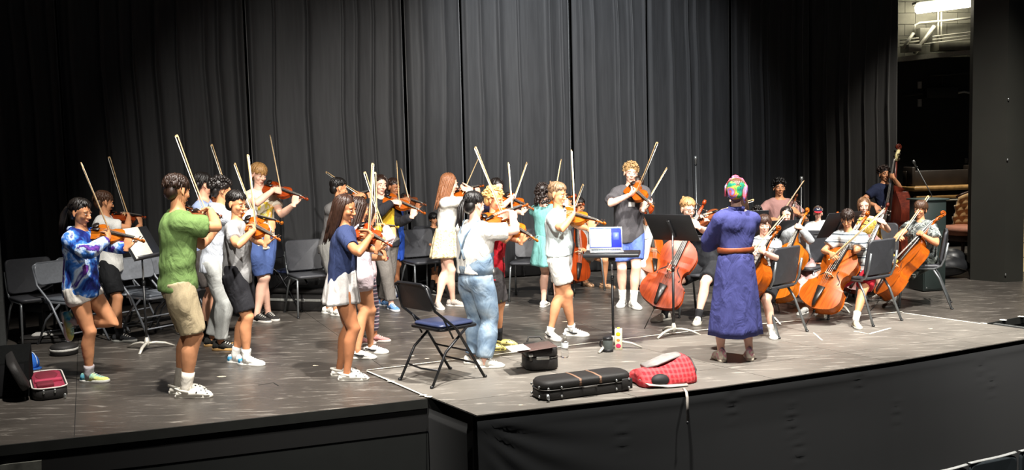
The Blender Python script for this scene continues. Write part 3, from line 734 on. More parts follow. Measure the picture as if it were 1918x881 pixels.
def person(sp, k, hands):
    """hands: {1: (wrist, handMatrixAxes(x,y,z), pose), -1: ...}"""
    SEED[0] += 1; rs = np.random.RandomState(SEED[0]*13); H = k.H; G = k.G; B = sp.get('build', 1.0)
    root = thing('person', sp['label'], 'person', G)
    T = Matrix.Translation(-G)
    la, lf = .172*H, .150*H
    arm = {}
    for s in (1, -1):
        W, ax, pose, hint = hands[s]; E, W2 = twobone(k.S[s], W, la, lf, hint); arm[s] = (k.S[s], E, W2)
        if (W2-W).length > .03: print('REACH', sp['who'], s, round((W2-W).length, 3))
    lt = ls = .238*H; leg = {}
    order = (1, -1)
    for s, ft in zip(order, k.feet):
        hj = k.hip+k.L*(s*.052*H); ank = V(ft.x, ft.y, .048*H)
        fp = sp.get('lift', {}).get(s)
        if fp: ank = k.G+k.F*fp[0]+k.L*(s*.05*H)+V(0, 0, fp[1])
        if k.seated: hint = V(0, 0, 1)+k.F*.6
        else: hint = k.F
        K, A = twobone(hj, ank, lt, ls, hint+k.L*(s*.15)); leg[s] = (hj, K, A)
    # ---- body
    b = MB(); rings = []
    for z, wx_, dy in TORSO:
        t = z/.325; ax = (k.L*(1-t)+k.SL*t).normalized(); rings.append(ell_ring(k.hip+k.up*(z*k.sl), ax, k.SF, wx_*H*.93*B, dy*H*.93*B))
    b.loft(rings)
    hb = k.headc+V(0, 0, -.06*H); b.tube([k.neck-k.up*(.03*H), k.neck+k.up*.01, hb, k.headc], [.040*H*B, .033*H, .031*H, .03*H], 12)
    for s in (1, -1):
        S, E, W = arm[s]
        b.tube([k.neck-k.up*(.028*H), k.neck-k.up*(.032*H)+k.SL*(s*.05*H), S], [.036*H, .034*H*B, .034*H*B], 12)
        m1, m2 = S.lerp(E, .4), E.lerp(W, .3)
        b.tube([S+k.up*.0, m1, S.lerp(E, .85), E, m2, E.lerp(W, .7), W], [x*H*B for x in (.033, .0285, .024, .0235, .0255, .0195, .0165)], 12)
        b.ell(S, (.034*H*B,)*3)
        hj, K, A = leg[s]
        d1, d2 = K-hj, A-K; fo = k.F*(.008*H)
        b.tube([hj-d1*.05, hj+d1*.25, hj+d1*.6, hj+d1*.9, K+fo, K+d2*.12, K+d2*.3-fo, K+d2*.5-fo*.6, K+d2*.8, A, A-V(0, 0, .03*H)], [x*H*B for x in (.057, .056, .045, .036, .036, .034, .036, .0325, .0225, .0205, .022)], 14)
    Vn, F, _ = remesh(b, .0135, 3)
    Vs, Fs = [Vn], list(F); n = len(Vn)
    HM = Matrix.Translation(k.headc) @ Matrix.Rotation(math.radians(sp.get('hyaw', sp['yaw'])), 4, 'Z') @ Matrix.Rotation(math.radians(sp.get('hpitch', 8)), 4, 'Y') @ Matrix.Rotation(math.radians(sp.get('htilt', 0)), 4, 'X') @ Matrix.Scale(k.hs, 4)
    hv = xform(HEAD[0], HM); Vs.append(hv); Fs += [tuple(i+n for i in f) for f in HEAD[1]]; n += len(hv)
    for s in (1, -1):
        W, ax, pose, hint = hands[s]; S, E, W2 = arm[s]; x, y = Vector(ax[0]).normalized(), Vector(ax[1])
        y = (y-x*y.dot(x)).normalized(); z = x.cross(y); hsz = H/1.62
        Mh = frame(W2, x*hsz, y*hsz, z*hsz); hv = HANDS[pose][0].copy(); FF = HANDS[pose][1]
        if s == 1: hv[:, 1] *= -1; FF = [tuple(reversed(f)) for f in FF]
        hv = xform(hv, Mh); Vs.append(hv); Fs += [tuple(i+n for i in f) for f in FF]; n += len(hv)
    Vall = np.concatenate(Vs)-np.array(G)
    part('body', mkmesh('body', Vall, Fs, skin(sp.get('skin', '#c98e6b'))), root)
    HL = T @ HM
    # ---- hair
    st, hc = sp['hair']
    if st:
        hbm = hair_mb(st, rs); part('hair', mkmesh('hair', xform(np.array(hbm.v), HL), hbm.f, hairm(hc)), root)
    face_parts(root, HL, hc, '#a8655a', sp.get('glasses', False))
    # ---- bottoms
    def lowtube(bb, s, frac, ease0, ease1):
        hj, K, A = leg[s]; d1, d2 = K-hj, A-K; base = [(0, .058), (.25, .057), (.6, .047), (.9, .040), (1.0, .038), (1.15, .037), (1.3, .037), (1.5, .034), (1.8, .028), (2.0, .026)]
        pts, rad = [hj-d1*.08], [.058*H*B+ease0]
        for t, r in base[1:]:
            tt = min(t, frac); P = hj+d1*tt if tt <= 1 else K+d2*(tt-1); e = ease0+(ease1-ease0)*tt/frac
            pts.append(P); rad.append(r*H*B+e)
            if t >= frac: break
        bb.tube(pts, rad, 14)
    bt = sp.get('bottom'); 
    def hips(bb, e, z0=-.06, z1=.075):
        rg = []
        for z, wx_, dy in ((z0, .060, .052), (-.03, .088, .066), (0, .098, .070), (.04, .093, .066), (z1, .086, .061)):
            rg.append(ell_ring(k.hip+k.up*(z*k.sl), k.L, k.F, wx_*H*B+e, dy*H*B+e))
        bb.loft(rg)
    if bt:
        kind, col = bt[0], bt[1]; bb = MB()
        if kind in ('shorts', 'pants', 'tights', 'short_shorts'):
            e0, e1, fr = {'shorts': (.014, .030, .86), 'short_shorts': (.012, .016, .48), 'pants': (.014, .026, 1.93), 'tights': (.006, .006, 1.85)}[kind]
            if len(bt) > 2: fr = bt[2]
            hips(bb, e0)
            for s in (1, -1): lowtube(bb, s, fr, e0, e1)
            v, f, nn = remesh(bb, .0125, 3); v = wrinkle(v, nn, .0075 if kind == 'pants' else (.0012 if kind == 'tights' else .0055), 24, SEED[0])
            nm = {'shorts': 'shorts', 'short_shorts': 'shorts', 'pants': 'trousers', 'tights': 'leggings'}[kind]
            part(nm, mkmesh(nm, v-np.array(G), f, cm(col)), root)
        elif kind in ('skirt', 'dress'):
            zb = bt[2]; fl_ = bt[3]; nseg = 72; rg = []; zt_ = k.hip.z+.085*H; npl = bt[4] if len(bt) > 4 else 14
            ph = rs.rand(6)*6
            for i in range(13):
                t = i/12; z = zt_+(zb-zt_)*t; ra = (.086*H*B+.012)+(fl_*(t**.8)); rb = (.064*H*B+.014)+(fl_*(t**.8))
                am = .05*t**.7*(1+fl_)+.004; c = k.hip+(k.neck-k.hip)*((z-k.hip.z)/(k.neck.z-k.hip.z))*(.5 if t > .3 else 1); ring = []
                for j in range(nseg):
                    a = 2*PI*j/nseg; q = 1+am*(math.sin(npl*a+ph[0]+.4*math.sin(2*a+ph[1]))+.45*math.sin((npl*.5+1)*a+ph[2]))*.8
                    p = c+k.L*(ra*q*math.cos(a))+k.F*(rb*q*math.sin(a)); ring.append(V(p.x, p.y, z+.008*math.sin(3*a+ph[3])*t))
                rg.append([p-G for p in ring])
            part('skirt', bb.loft(rg, cap=True).mesh('skirt', cm(col)), root)
    # ---- top
    tp = sp['top_wear']; kind, col = tp[0], tp[1]; hem = tp[2] if len(tp) > 2 else -.055; e = {'tee': .016, 'loose': .026, 'hoodie': .03, 'long': .014, 'tank': .010, 'jacket': .028, 'puff': .016}[kind]
    bb = MB(); rg = []; secs = [(hem, None, None)]+[s_ for s_ in TORSO if s_[0] > hem+.02 and s_[0] < .32]
    for z, wx_, dy in secs:
        if wx_ is None: wx_, dy = np.interp(hem, [s_[0] for s_ in TORSO], [s_[1] for s_ in TORSO]), np.interp(hem, [s_[0] for s_ in TORSO], [s_[2] for s_ in TORSO]); wx_ = max(wx_, .092); dy = max(dy, .067)
        if kind in ('loose', 'hoodie', 'jacket', 'tee') and .04 < z < .2: wx_ = max(wx_, .091); dy = max(dy, .064)
        t = max(0, z/.325); ax = (k.L*(1-t)+k.SL*t).normalized(); ee = e*(1 if z < .29 else .5)
        rg.append(ell_ring(k.hip+k.up*(z*k.sl), ax, k.SF, wx_*H*B+ee, dy*H*B+ee))
    rg.append(ell_ring(k.neck-k.up*(.006*H), k.SL, k.SF, .040*H*B+.004, .040*H*B+.004)); bb.loft(rg)
    sl = {'tee': 'short', 'loose': 'short', 'hoodie': 'full', 'long': 'full', 'tank': 'none', 'jacket': 'full', 'puff': 'three'}[kind]
    for s in (1, -1):
        S, E, W = arm[s]
        if sl != 'none': bb.tube([k.neck-k.up*(.034*H), k.neck-k.up*(.036*H)+k.SL*(s*.05*H), S], [.034*H+.008, .036*H*B+e*.7, .036*H*B+e*.8], 12)
        if sl == 'short':
            en = .58 if kind == 'tee' else .68
            bb.tube([S-(E-S)*.06, S.lerp(E, .3), S.lerp(E, en)], [.036*H*B+e*.8, .033*H*B+e*.9, .030*H*B+e*1.15], 12)
        elif sl in ('full', 'three'):
            ex = .006 if kind == 'long' else .016
            w2 = E.lerp(W, .93 if sl == 'full' else .45); pf = .016 if kind == 'puff' else 0
            bb.tube([S-(E-S)*.06, S.lerp(E, .4), S.lerp(E, .9), E, E.lerp(w2, .4), E.lerp(w2, .88), w2], [.037*H*B+e*.7, .031*H*B+ex+pf*.5, .028*H*B+ex+pf, .028*H*B+ex+pf, .027*H*B+ex+pf, .021*H*B+ex+pf, .018*H*B+ex*.6], 12)
        bb.ell(S, ((.036*H*B+e*.7) if sl != 'none' else .028*H,)*3)
    if kind == 'hoodie': bb.tube([k.neck+k.SF*.05-k.up*.02+k.SL*.06, k.neck+k.SL*.085-k.SF*.03, k.neck-k.SF*.09-k.up*.01, k.neck-k.SL*.085-k.SF*.03, k.neck+k.SF*.05-k.up*.02-k.SL*.06], [.022, .03, .042, .03, .022], 10)
    v, f, nn = remesh(bb, .0125, 3); v = wrinkle(v, nn, .0075 if kind != 'tank' else .003, 20, SEED[0]+50); v = wrinkle(v, nn, .003, 46, SEED[0]+90)
    nm = {'tee': 't_shirt', 'loose': 't_shirt', 'hoodie': 'hoodie', 'long': 'shirt', 'tank': 'top', 'jacket': 'jacket', 'puff': 'dress_top'}[kind]
    sh = part(nm, mkmesh(nm, v-np.array(G), f, cm(col)), root)
    def chest_patch(name, col, zc, w_, h, label=None, m=None, off=.006):
        """printed patch lying on the front of the shirt"""
        n1, n2 = 9, 9; vs = []; fs = []
        for j in range(n2):
            z = zc-h/2+h*j/(n2-1); wx_ = np.interp(z, [s_[0] for s_ in TORSO], [s_[1] for s_ in TORSO])*H*B+e; dy = np.interp(z, [s_[0] for s_ in TORSO], [s_[2] for s_ in TORSO])*H*B+e
            if kind in ('loose', 'hoodie', 'jacket', 'tee'): wx_ = max(wx_, .091*H*B+e); dy = max(dy, .064*H*B+e)
            for i in range(n1):
                a = PI/2+(i/(n1-1)-.5)*w_; p = k.hip+k.up*(z*k.sl)+k.SL*(wx_*math.cos(a))+k.SF*(dy*math.sin(a)+off); vs.append(p-G)
        for j in range(n2-1):
            for i in range(n1-1): q = j*n1+i; fs.append((q, q+1, q+n1+1, q+n1))
        o = part(name, MB().add(vs, fs).mesh(name, m or cm(col)), sh)
        sw = o.modifiers.new('lie_on_shirt', 'SHRINKWRAP'); sw.target = sh; sw.wrap_method = 'NEAREST_SURFACEPOINT'; sw.wrap_mode = 'ABOVE_SURFACE'; sw.offset = .002
        md = o.modifiers.new('thickness', 'SOLIDIFY'); md.thickness = .003
    for a in sp.get('print', []): chest_patch(*a)
    # ---- socks and shoes
    sk = sp.get('socks'); scs = H/1.62*.98
    for idx, (s, ft) in enumerate(zip(order, k.feet)):
        hj, K, A = leg[s]
        if sk:
            b2 = MB(); top_ = A.lerp(K, sk[1]); b2.tube([A-V(0, 0, .03*H)-G, A-G, A.lerp(K, sk[1]*.6)-G, top_-G], [.0235*H*B+.004, .0225*H*B+.004, .0245*H*B+.004, .0255*H*B+.004], 12); part('sock', b2.mesh('sock', cloth(sk[0])), root)
        ya = math.radians(sp.get('fyaw', (sp['yaw']+8, sp['yaw']-8))[idx])
        shp = sp['shoes']; lifted = sp.get('lift', {}).get(s)
        P = V(A.x, A.y, 0)-G if not lifted else A-G-V(0, 0, .03*H)
        zz = .010*0
        if lifted: P = A-G+k.F*(-.045); shoe(root, P, ya, math.radians(80), scs, shp[0], shp[1], shp[2], shp[3] if len(shp) > 3 else None)
        else: shoe(root, P+V(0, 0, sp.get('fz', 0.0)), ya, 0, scs, shp[0], shp[1], shp[2], shp[3] if len(shp) > 3 else None)
    return root, arm, leg, HL
# ================================================================= INSTRUMENTS
OUT = [(0, .0), (.006, .22), (.02, .42), (.05, .68), (.09, .86), (.14, .96), (.2, 1.0), (.26, .975), (.31, .915), (.345, .885), (.365, .90), (.38, .80), (.41, .665), (.45, .575), (.5, .54), (.55, .555), (.59, .63), (.612, .725), (.63, .735), (.66, .745), (.71, .795), (.77, .82), (.83, .80), (.89, .70), (.94, .54), (.975, .34), (.992, .18), (1.0, .12)]
OUTB = [(0, .0), (.006, .22), (.02, .42), (.05, .68), (.09, .86), (.14, .96), (.2, 1.0), (.26, .975), (.31, .915), (.345, .885), (.365, .90), (.38, .80), (.41, .675), (.45, .595), (.5, .565), (.55, .575), (.59, .63), (.612, .71), (.63, .72), (.66, .725), (.71, .735), (.77, .70), (.83, .60), (.89, .44), (.94, .29), (.975, .18), (.992, .13), (1.0, .11)]
SPEC = {'violin': dict(BL=.355, lw=.104, rib=.032, arch=.016, nl=.132, nw=.0125, sc=.105, fb=.27, out=OUT, st=.0009),
        'cello': dict(BL=.755, lw=.22, rib=.118, arch=.028, nl=.28, nw=.020, sc=.19, fb=.58, out=OUT, st=.0014),
        'bass': dict(BL=1.08, lw=.33, rib=.19, arch=.03, nl=.43, nw=.026, sc=.26, fb=.86, out=OUTB, st=.002)}
def varnish(c, c2):
    k = ('varnish', c)
    if k in MC: return MC[k]
    m, nt, b = newmat('varnish')
    nz = N(nt, 'ShaderNodeTexNoise', i_Scale=1.0, i_Detail=5.0, i_Distortion=.4); nt.links.new(objco(nt, (5, 60, 20)), nz.inputs[0])
    n2 = N(nt, 'ShaderNodeTexNoise', i_Scale=7.0, i_Detail=2.0); nt.links.new(objco(nt), n2.inputs[0])
    a = ramp(nt, nz.outputs[0], [(0.3, c2), (0.7, c)])
    nt.links.new(mix(nt, ramp(nt, n2.outputs[0], [(.4, (0, 0, 0)), (.7, (.35, .35, .35))]), a, c2), b.inputs['Base Color'])
    b.inputs['Roughness'].default_value = .36; b.inputs['Specular IOR Level'].default_value = .3
    MC[k] = m; return m
EBONY = mat('ebony', '#191513', .35, 0, .1, 60); MAPLE = mat('bridge_maple', '#d8b98a', .5); STRING = mat('string', '#cfcac0', .3, .6)
IM = {}
def instrument_meshes(kind, col, col2):
    key = (kind, col)
    if key in IM: return IM[key]
    q = SPEC[kind]; BL, lw, rib, arch = q['BL'], q['lw'], q['rib'], q['arch']; ts = [t for t, _ in q['out']]; R = {}
    vm = varnish(col, col2); b = MB(); nx = len(ts); ny = 11; ov = .004*BL/.355*.8
    def plate(zbase, sgn):
        vs = []; fs = []
        for i, (t, hw) in enumerate(q['out']):
            for j in range(ny):
                u = -1+2*j/(ny-1); y = u*(hw*lw+ov); lo = min(1, 6*t, 6*(1-t)); ar = arch*max(0, (1-abs(u)**2.2))*(.35+.65*math.sin(PI*min(1, max(0, t))))*min(1, hw*1.3)*lo
                vs.append((t*BL+(ov if i == nx-1 else (-ov if i == 0 else 0)), y, zbase+sgn*(ar+.002)))
        for i in range(nx-1):
            for j in range(ny-1):
                a = i*ny+j; f = (a, a+ny, a+ny+1, a+1); fs.append(f if sgn > 0 else tuple(reversed(f)))
        return vs, fs
    v1, f1 = plate(rib, 1); v0, f0 = plate(0, -1)
    b.add(v1, f1); b.add(v0, f0)
    rimT = [(t*BL, hw*lw) for t, hw in q['out']]; loop = rimT+[(x, -y) for x, y in reversed(rimT)]
    n = len(loop); b.add([(x, y*.97, z) for z in (-.002, rib+.002) for x, y in loop], [(i, (i+1) % n, (i+1) % n+n, i+n) for i in range(n)])
    eo = [(x, y*1.0+math.copysign(ov, y)) for x, y in loop]
    b.add([(x, y, z) for z in (rib-.0015, rib+.0025) for x, y in eo], [(i, (i+1) % n, (i+1) % n+n, i+n) for i in range(n)])
    b.add([(x, y, z) for z in (-.0025, .0015) for x, y in eo], [(i, (i+1) % n, (i+1) % n+n, i+n) for i in range(n)])
    R['body'] = b.mesh('body', vm)
    nl, nw, sc = q['nl'], q['nw'], q['sc']; zf = rib+arch*.9; x1 = BL+nl
    b = MB(); b.tube([(BL-.02*BL, 0, rib*.55), (BL+.02, 0, rib*.75), (BL+nl*.25, 0, zf-nw*.6), (x1, 0, zf-nw*.5)], [(nw*1.3, rib*.5), (nw*1.2, rib*.38), (nw*1.05, nw*.95), (nw, nw*.8)], 10, side=(0, 1, 0))
    # pegbox and scroll
    b.tube([(x1-.005, 0, zf-nw*.55), (x1+sc*.35, 0, zf-nw*.9), (x1+sc*.72, 0, zf-nw*1.9)], [(nw*.95, nw*.85), (nw*.85, nw*1.0), (nw*.6, nw*.8)], 10, side=(0, 1, 0))
    c = V(x1+sc*.82, 0, zf-nw*1.25); pts, rad = [], []
    for i in range(22):
        a = -2.2+i*.52; r = sc*.17*(1-i/26); pts.append(c+V(r*math.cos(a), 0, r*math.sin(a))); rad.append((nw*(.62+.5*i/22), nw*.42))
    b.tube(pts, rad, 8, side=(0, 1, 0)); R['neck'] = b.mesh('neck', vm)
    b = MB(); xa = BL+nl-q['fb']; rr = []
    for x, w_ in ((xa, nw*1.75), (BL, nw*1.35), (x1, nw*1.0)):
        h = zf+.004+(.010*BL/.355*.6)*(x1-x)/q['fb']; rr.append([V(x, -w_, h), V(x, w_, h), V(x, w_*.8, h+nw*.45), V(x, 0, h+nw*.6), V(x, -w_*.8, h+nw*.45)])
    b.loft(rr); R['fingerboard'] = b.mesh('fingerboard', EBONY, False); htop = zf+.004+(.010*BL/.355*.6)+nw*.6
    xb = BL*.505; hb = rib+arch*.9+BL*.092; b = MB(); w_ = BL*.058; zt0 = rib+arch*.85
    b.slab([(-w_, 0), (-w_*.5, .0), (-w_*.35, (hb-zt0)*.3), (w_*.35, (hb-zt0)*.3), (w_*.5, 0), (w_, 0), (w_*.85, (hb-zt0)*.45), (w_*.9, (hb-zt0)*.85), (0, hb-zt0), (-w_*.9, (hb-zt0)*.85), (-w_*.85, (hb-zt0)*.45)], -BL*.005, BL*.005, frame((xb, 0, zt0), (0, 1, 0), (0, 0, 1), (1, 0, 0)))
    R['bridge'] = b.mesh('bridge', MAPLE, False)
    b = MB(); b.tube([(.02*BL, 0, rib+arch*.9), (.06*BL, 0, rib+arch*1.5), (.3*BL, 0, rib+arch*1.0+BL*.055)], [(BL*.022, BL*.01), (BL*.028, BL*.012), (BL*.058, BL*.014)], 8, side=(0, 1, 0)); R['tailpiece'] = b.mesh('tailpiece', EBONY)
    b = MB()
    for s in (-1.5, -.5, .5, 1.5): b.tube([(.3*BL, s*BL*.02, rib+arch+BL*.06), (xb, s*w_*.45, hb+.001), (x1, s*nw*.42, zf+.005+nw*.6), (x1+sc*.35, s*nw*.2, zf-nw*.2)], q['st'], 4)
    R['strings'] = b.mesh('strings', STRING)
    b = MB(); p = nw
    b.tube([(0, -p*2.6, 0), (0, -p*1.2, 0), (0, 0, 0)], [p*.32, p*.26, p*.2], 8); b.ell((0, -p*3.0, 0), (p*.75, p*.55, p*.28), 8, 6); R['peg'] = b.mesh('peg', mat('peg', '#2b1c14', .4))
    pegs = [(x1+sc*(.15+.14*i), (1 if i % 2 else -1)) for i in range(4)]; R['pegM'] = [Matrix.Translation((x, 0, zf-nw*.8)) @ (Matrix.Rotation(PI, 4, 'X') if s > 0 else Matrix()) for x, s in pegs]
    b = MB(); fw = BL*.12
    pts = [V(BL*(.41+.03*math.sin(2*a)*0+.075*(a-1)+.06), (.095+.035*math.cos(a*PI/2*1.0+.2))*BL+.012*BL*math.sin((a-1)*PI), 0) for a in np.linspace(0, 2, 9)]
    pts = []
    for i in range(11):
        a = i/10; y = BL*(.155-.075*a)+BL*.022*math.sin(2*PI*a); x = BL*(.415+.19*a); hwt = np.interp(x/BL, ts, [h_ for _, h_ in q['out']])*lw
        u = min(.98, y/hwt); ar = arch*(1-u**2.2)*(.35+.65*math.sin(PI*x/BL))*min(1, hwt/lw*1.3); pts.append(V(x, y, rib+ar+.0035))
    b.tube(pts, [BL*q_ for q_ in (.011, .008, .0065, .0075, .009, .0095, .009, .0075, .006, .006, .009)], 6); b.v = [(x, y, z-.0) for x, y, z in b.v]
    b.v = [(v_[0], v_[1], pts[min(10, i//6)].z+(v_[2]-pts[min(10, i//6)].z)*.18) for i, v_ in enumerate(b.v)]
    R['f_hole'] = b.mesh('f_hole', mat('fhole', '#120906', .8))
    if kind == 'violin':
        b = MB(); b.ell((.035, .045, rib+arch+.016), (.030, .034, .008), 12, 8); b.box((.004, .03, rib*.7), (.008, .02, rib*1.3)); R['chin_rest'] = b.mesh('chin_rest', EBONY)
    else:
        e = q['ep'] if 'ep' in q else (.33 if kind == 'cello' else .14)
        b = MB(); b.tube([(.02, 0, rib*.5), (-.03, 0, rib*.5)], [.016, .014], 8); b.tube([(-.02, 0, rib*.5), (-e, 0, rib*.5)], .005, 6); b.tube([(-e, 0, rib*.5), (-e-.015, 0, rib*.5)], [.005, .001], 6); R['endpin'] = b.mesh('endpin', mat('endpin', '#35332f', .35, .7))
    IM[key] = R; return R
VARN = {'orange': ('#a8540f', '#843a06'), 'red': ('#9a3d10', '#702407'), 'amber': ('#b26314', '#8f4708'), 'brown': ('#7d4424', '#4f2512'), 'dark': ('#6b2a1a', '#3d140c'), 'yellow': ('#c2a12e', '#9a7716'), 'pink': ('#b5485a', '#8a2c3c')}
def build_instrument(kind, M, vc, label, group=None, eps=1.0):
    c = VARN[vc]; R = instrument_meshes(kind, *c)
    cat = {'bass': 'double bass'}.get(kind, kind)
    o = thing({'bass': 'double_bass'}.get(kind, kind), label, cat, M, group)
    for nm in ('body', 'neck', 'fingerboard', 'bridge', 'tailpiece', 'strings', 'chin_rest', 'endpin'):
        if nm in R: part(nm, R[nm], o, Matrix.Diagonal((eps, 1, 1, 1)) if nm == 'endpin' else None)
    nk = [c_ for c_ in o.children if c_.name.startswith('neck')][0]
    for pm_ in R['pegM']: part('peg', R['peg'], nk, pm_)
    if kind == 'bass':
        q = SPEC[kind]; x1 = q['BL']+q['nl']; nw = q['nw']; sc = q['sc']; zf = q['rib']+q['arch']*.9
        part('pegbox', MB().tube([(x1+.01, 0, zf-nw*.5), (x1+sc*.35, 0, zf-nw*.85), (x1+sc*.68, 0, zf-nw*1.7)], [(nw*1.1, nw*1.05), (nw*1.05, nw*1.15), (nw*.8, nw*.95)], 10, side=(0, 1, 0)).mesh('pegbox', mat('pegbox_pale', '#cdbf8a', .45)), nk, label='pale cream pegbox')
    part('f_hole', R['f_hole'], o); part('f_hole', R['f_hole'], o, Matrix.Scale(-1, 4, (0, 1, 0)))
    return o
BOW = {}
def build_bow(P, d, nrm, L, label, kind='violin'):
    """P frog end, d unit vector to the tip, nrm the side the hair is on"""
    d = d.normalized(); nrm = (nrm-d*nrm.dot(d)).normalized(); key = (kind, round(L, 2))
    if key not in BOW:
        th = 1.0 if kind == 'violin' else 1.25
        s = MB(); s.tube([(-.012, 0, 0), (.1*L, 0, -.0005), (.5*L, 0, .005), (.9*L, 0, .001), (.985*L, 0, -.001)], [.0056*th, .0056*th, .005*th, .0046*th, .0044*th], 8); s.box((.985*L, 0, .009), (.02, .007*th, .022), bev=.002); s.tube([(-.03, 0, 0), (-.012, 0, 0)], .005*th, 8)
        h = MB(); h.box((.52*L, 0, .0205), (.93*L, 0.012*th, .0025)); fr = MB(); fr.box((.035, 0, .012), (.055, .012*th, .020), bev=.003)
        BOW[key] = (s.mesh('stick', mat('bow_stick', '#c9a878', .35, 0, .15, 60)), h.mesh('bow_hair', mat('horsehair', '#f4efe2', .55)), fr.mesh('frog', EBONY))
    s, h, fr = BOW[key]
    y = nrm.cross(d); M = frame(P, d, y, nrm); o = thing('bow', label, 'bow', M, 'bows held by the players')
    part('stick', s, o); part('bow_hair', h, o); part('frog', fr, o); return o
def inthrust(P):
    n = len(thr_poly); c = False
    for i in range(n):
        (x1, y1), (x2, y2) = thr_poly[i-1], thr_poly[i]
        if (y1 > P.y) != (y2 > P.y) and P.x < (x2-x1)*(P.y-y1)/(y2-y1)+x1: c = not c
    return c
# ================================================================= PLAYERS
UP = V(0, 0, 1)
def violinist(sp):
    k = skeleton(sp); H = k.H; vs = sp.get('vs', min(1.0, max(.82, H/1.62))); sp['fz'] = .0105 if inthrust(k.G) else 0.0
    tail = k.neck+k.SL*(.045*H)+k.SF*(.035*H)-V(0, 0, .012*H)
    if 'tail' in sp: tail = at(sp['tail'][0], sp['tail'][1], dep(tail))
    L = .59*vs; scr = onray(sp['scroll'][0], sp['scroll'][1], tail, L, sp.get('sfar', True)); a = (scr-tail).normalized()
    n = (UP-a*UP.dot(a)).normalized(); s = n.cross(a); t = math.radians(sp.get('tilt', 32)); n2 = n*math.cos(t)-s*math.sin(t); s2 = n2.cross(a)
    VM = frame(tail, a*vs, s2*vs, n2*vs)
    if 'hyaw' not in sp: sp['hyaw'] = math.degrees(math.atan2(a.y, a.x))*.55+sp['yaw']*.45
    sp.setdefault('hpitch', 14); sp.setdefault('htilt', -6)
    build_instrument('violin', VM, sp.get('varn', 'orange'), sp['vl'] if 'vl' in sp else 'violin under the chin of the '+sp['who'], 'violins being played')
    bc = VM @ V(.222, 0, .078); BLn = .74*vs
    tip = onray(sp['bow'][0], sp['bow'][1], bc, BLn*.86, sp.get('bfar', True)); d = (tip-bc).normalized()
    P0 = bc-d*(BLn*.12); build_bow(P0, d, -n2, BLn, 'bow raised by the '+sp['who'])
    # right hand on the frog
    fr = P0+d*.03; hs = H/1.62
    out = (-k.SL*.75+k.SF*.25-UP*.55).normalized(); x = -(out-d*out.dot(d)); x.normalize()
    wr = fr-x*(.085*hs)+n2*.02
    # left hand round the neck
    K = VM @ V(.355+.085, 0, .030); rt = -s2
    xl = (UP*.9+a*.1+s2*.25).normalized(); wl_ = K+rt*(.030)-xl*(.070*hs)
    hands = {-1: (wr, (x, d), 'bow', -k.SL*.9-UP*.55+k.SF*.35), 1: (wl_, (xl, -a), 'curl', -UP*1.0-k.SL*.15+k.SF*.1)}
    return person(sp, k, hands)
def cellist(sp):
    k = skeleton(sp); H = k.H; q = sp['cello']; kind = q.get('kind', 'cello'); vs = q.get('vs', 1.0); S_ = SPEC[kind]
    epl = q.get('ep', .2 if kind == 'cello' else .14); eps = epl/(.33 if kind == 'cello' else .14); ep = epl*vs; tot = (S_['BL']+S_['nl']+S_['sc'])*vs
    pin = fl(*q['pin']); pin.z = .0105 if inthrust(pin) else 0; scr = onray(q['scroll'][0], q['scroll'][1], pin, tot+ep, q.get('far', True)); a = (scr-pin).normalized()
    f = yv(q.get('face', sp['yaw'])); n = (f-a*f.dot(a)).normalized(); s = n.cross(a)
    tail = pin+a*ep-n*(S_['rib']*.5*vs); CM = frame(tail, a*vs, s*vs, n*vs); sp['fz'] = .0105 if inthrust(k.G) else 0.0
    build_instrument(kind, CM, q.get('varn', 'orange'), q['label'], 'cellos' if kind == 'cello' else None, eps)
    hs = H/1.62; K = CM @ V(S_['BL']+S_['nl']*q.get('grip', .62), 0, S_['rib']+S_['arch']+.03)
    ll = s                                       # player's left of the cello, seen from behind
    if ll.dot(k.SL) < 0: ll = -ll
    xl = (-ll*.85+n*.15+UP*.25).normalized(); wl_ = K-xl*(.075*hs)+n*.02
    if 'lhand' in sp: wl_ = at(sp['lhand'][0], sp['lhand'][1], dep(k.neck)-.15); xl = (K-wl_).normalized()
    bk = CM @ V(S_['BL']*.56, 0, S_['rib']+S_['BL']*.1); 
    if 'bow' in sp:
        hp_ = at(sp['bhand'][0], sp['bhand'][1], dep(bk)-sp.get('bfront', .05)); Lb = .71
        tip = onray(sp['bow'][0], sp['bow'][1], hp_, Lb*.9, sp.get('bfar', True)); d = (tip-hp_).normalized(); build_bow(hp_-d*.03, d, -n, Lb, 'bow held by the '+sp['who'], 'cello')
        out = (-k.SL*.6-k.SF*.5+UP*.1); x = -(out-d*out.dot(d)).normalized(); wr = hp_-x*(.085*hs)
        rh = (wr, (x, d), 'bow', -k.SL*.8-UP*.4)
    else:
        if 'rhand' in sp: wr = at(sp['rhand'][0], sp['rhand'][1], dep(k.neck)-.2); x = V(.2, -.4, -.6)
        else: wr = k.hip-k.SL*(.13*H)+k.F*(.22*H)+UP*.06; x = k.F
        rh = (wr, (x, k.SL), 'rest', -k.SL*.8-UP*.5)
    hands = {1: (wl_, (xl, -a), 'curl', k.SL*.7-UP*.8), -1: rh}
    return person(sp, k, hands)
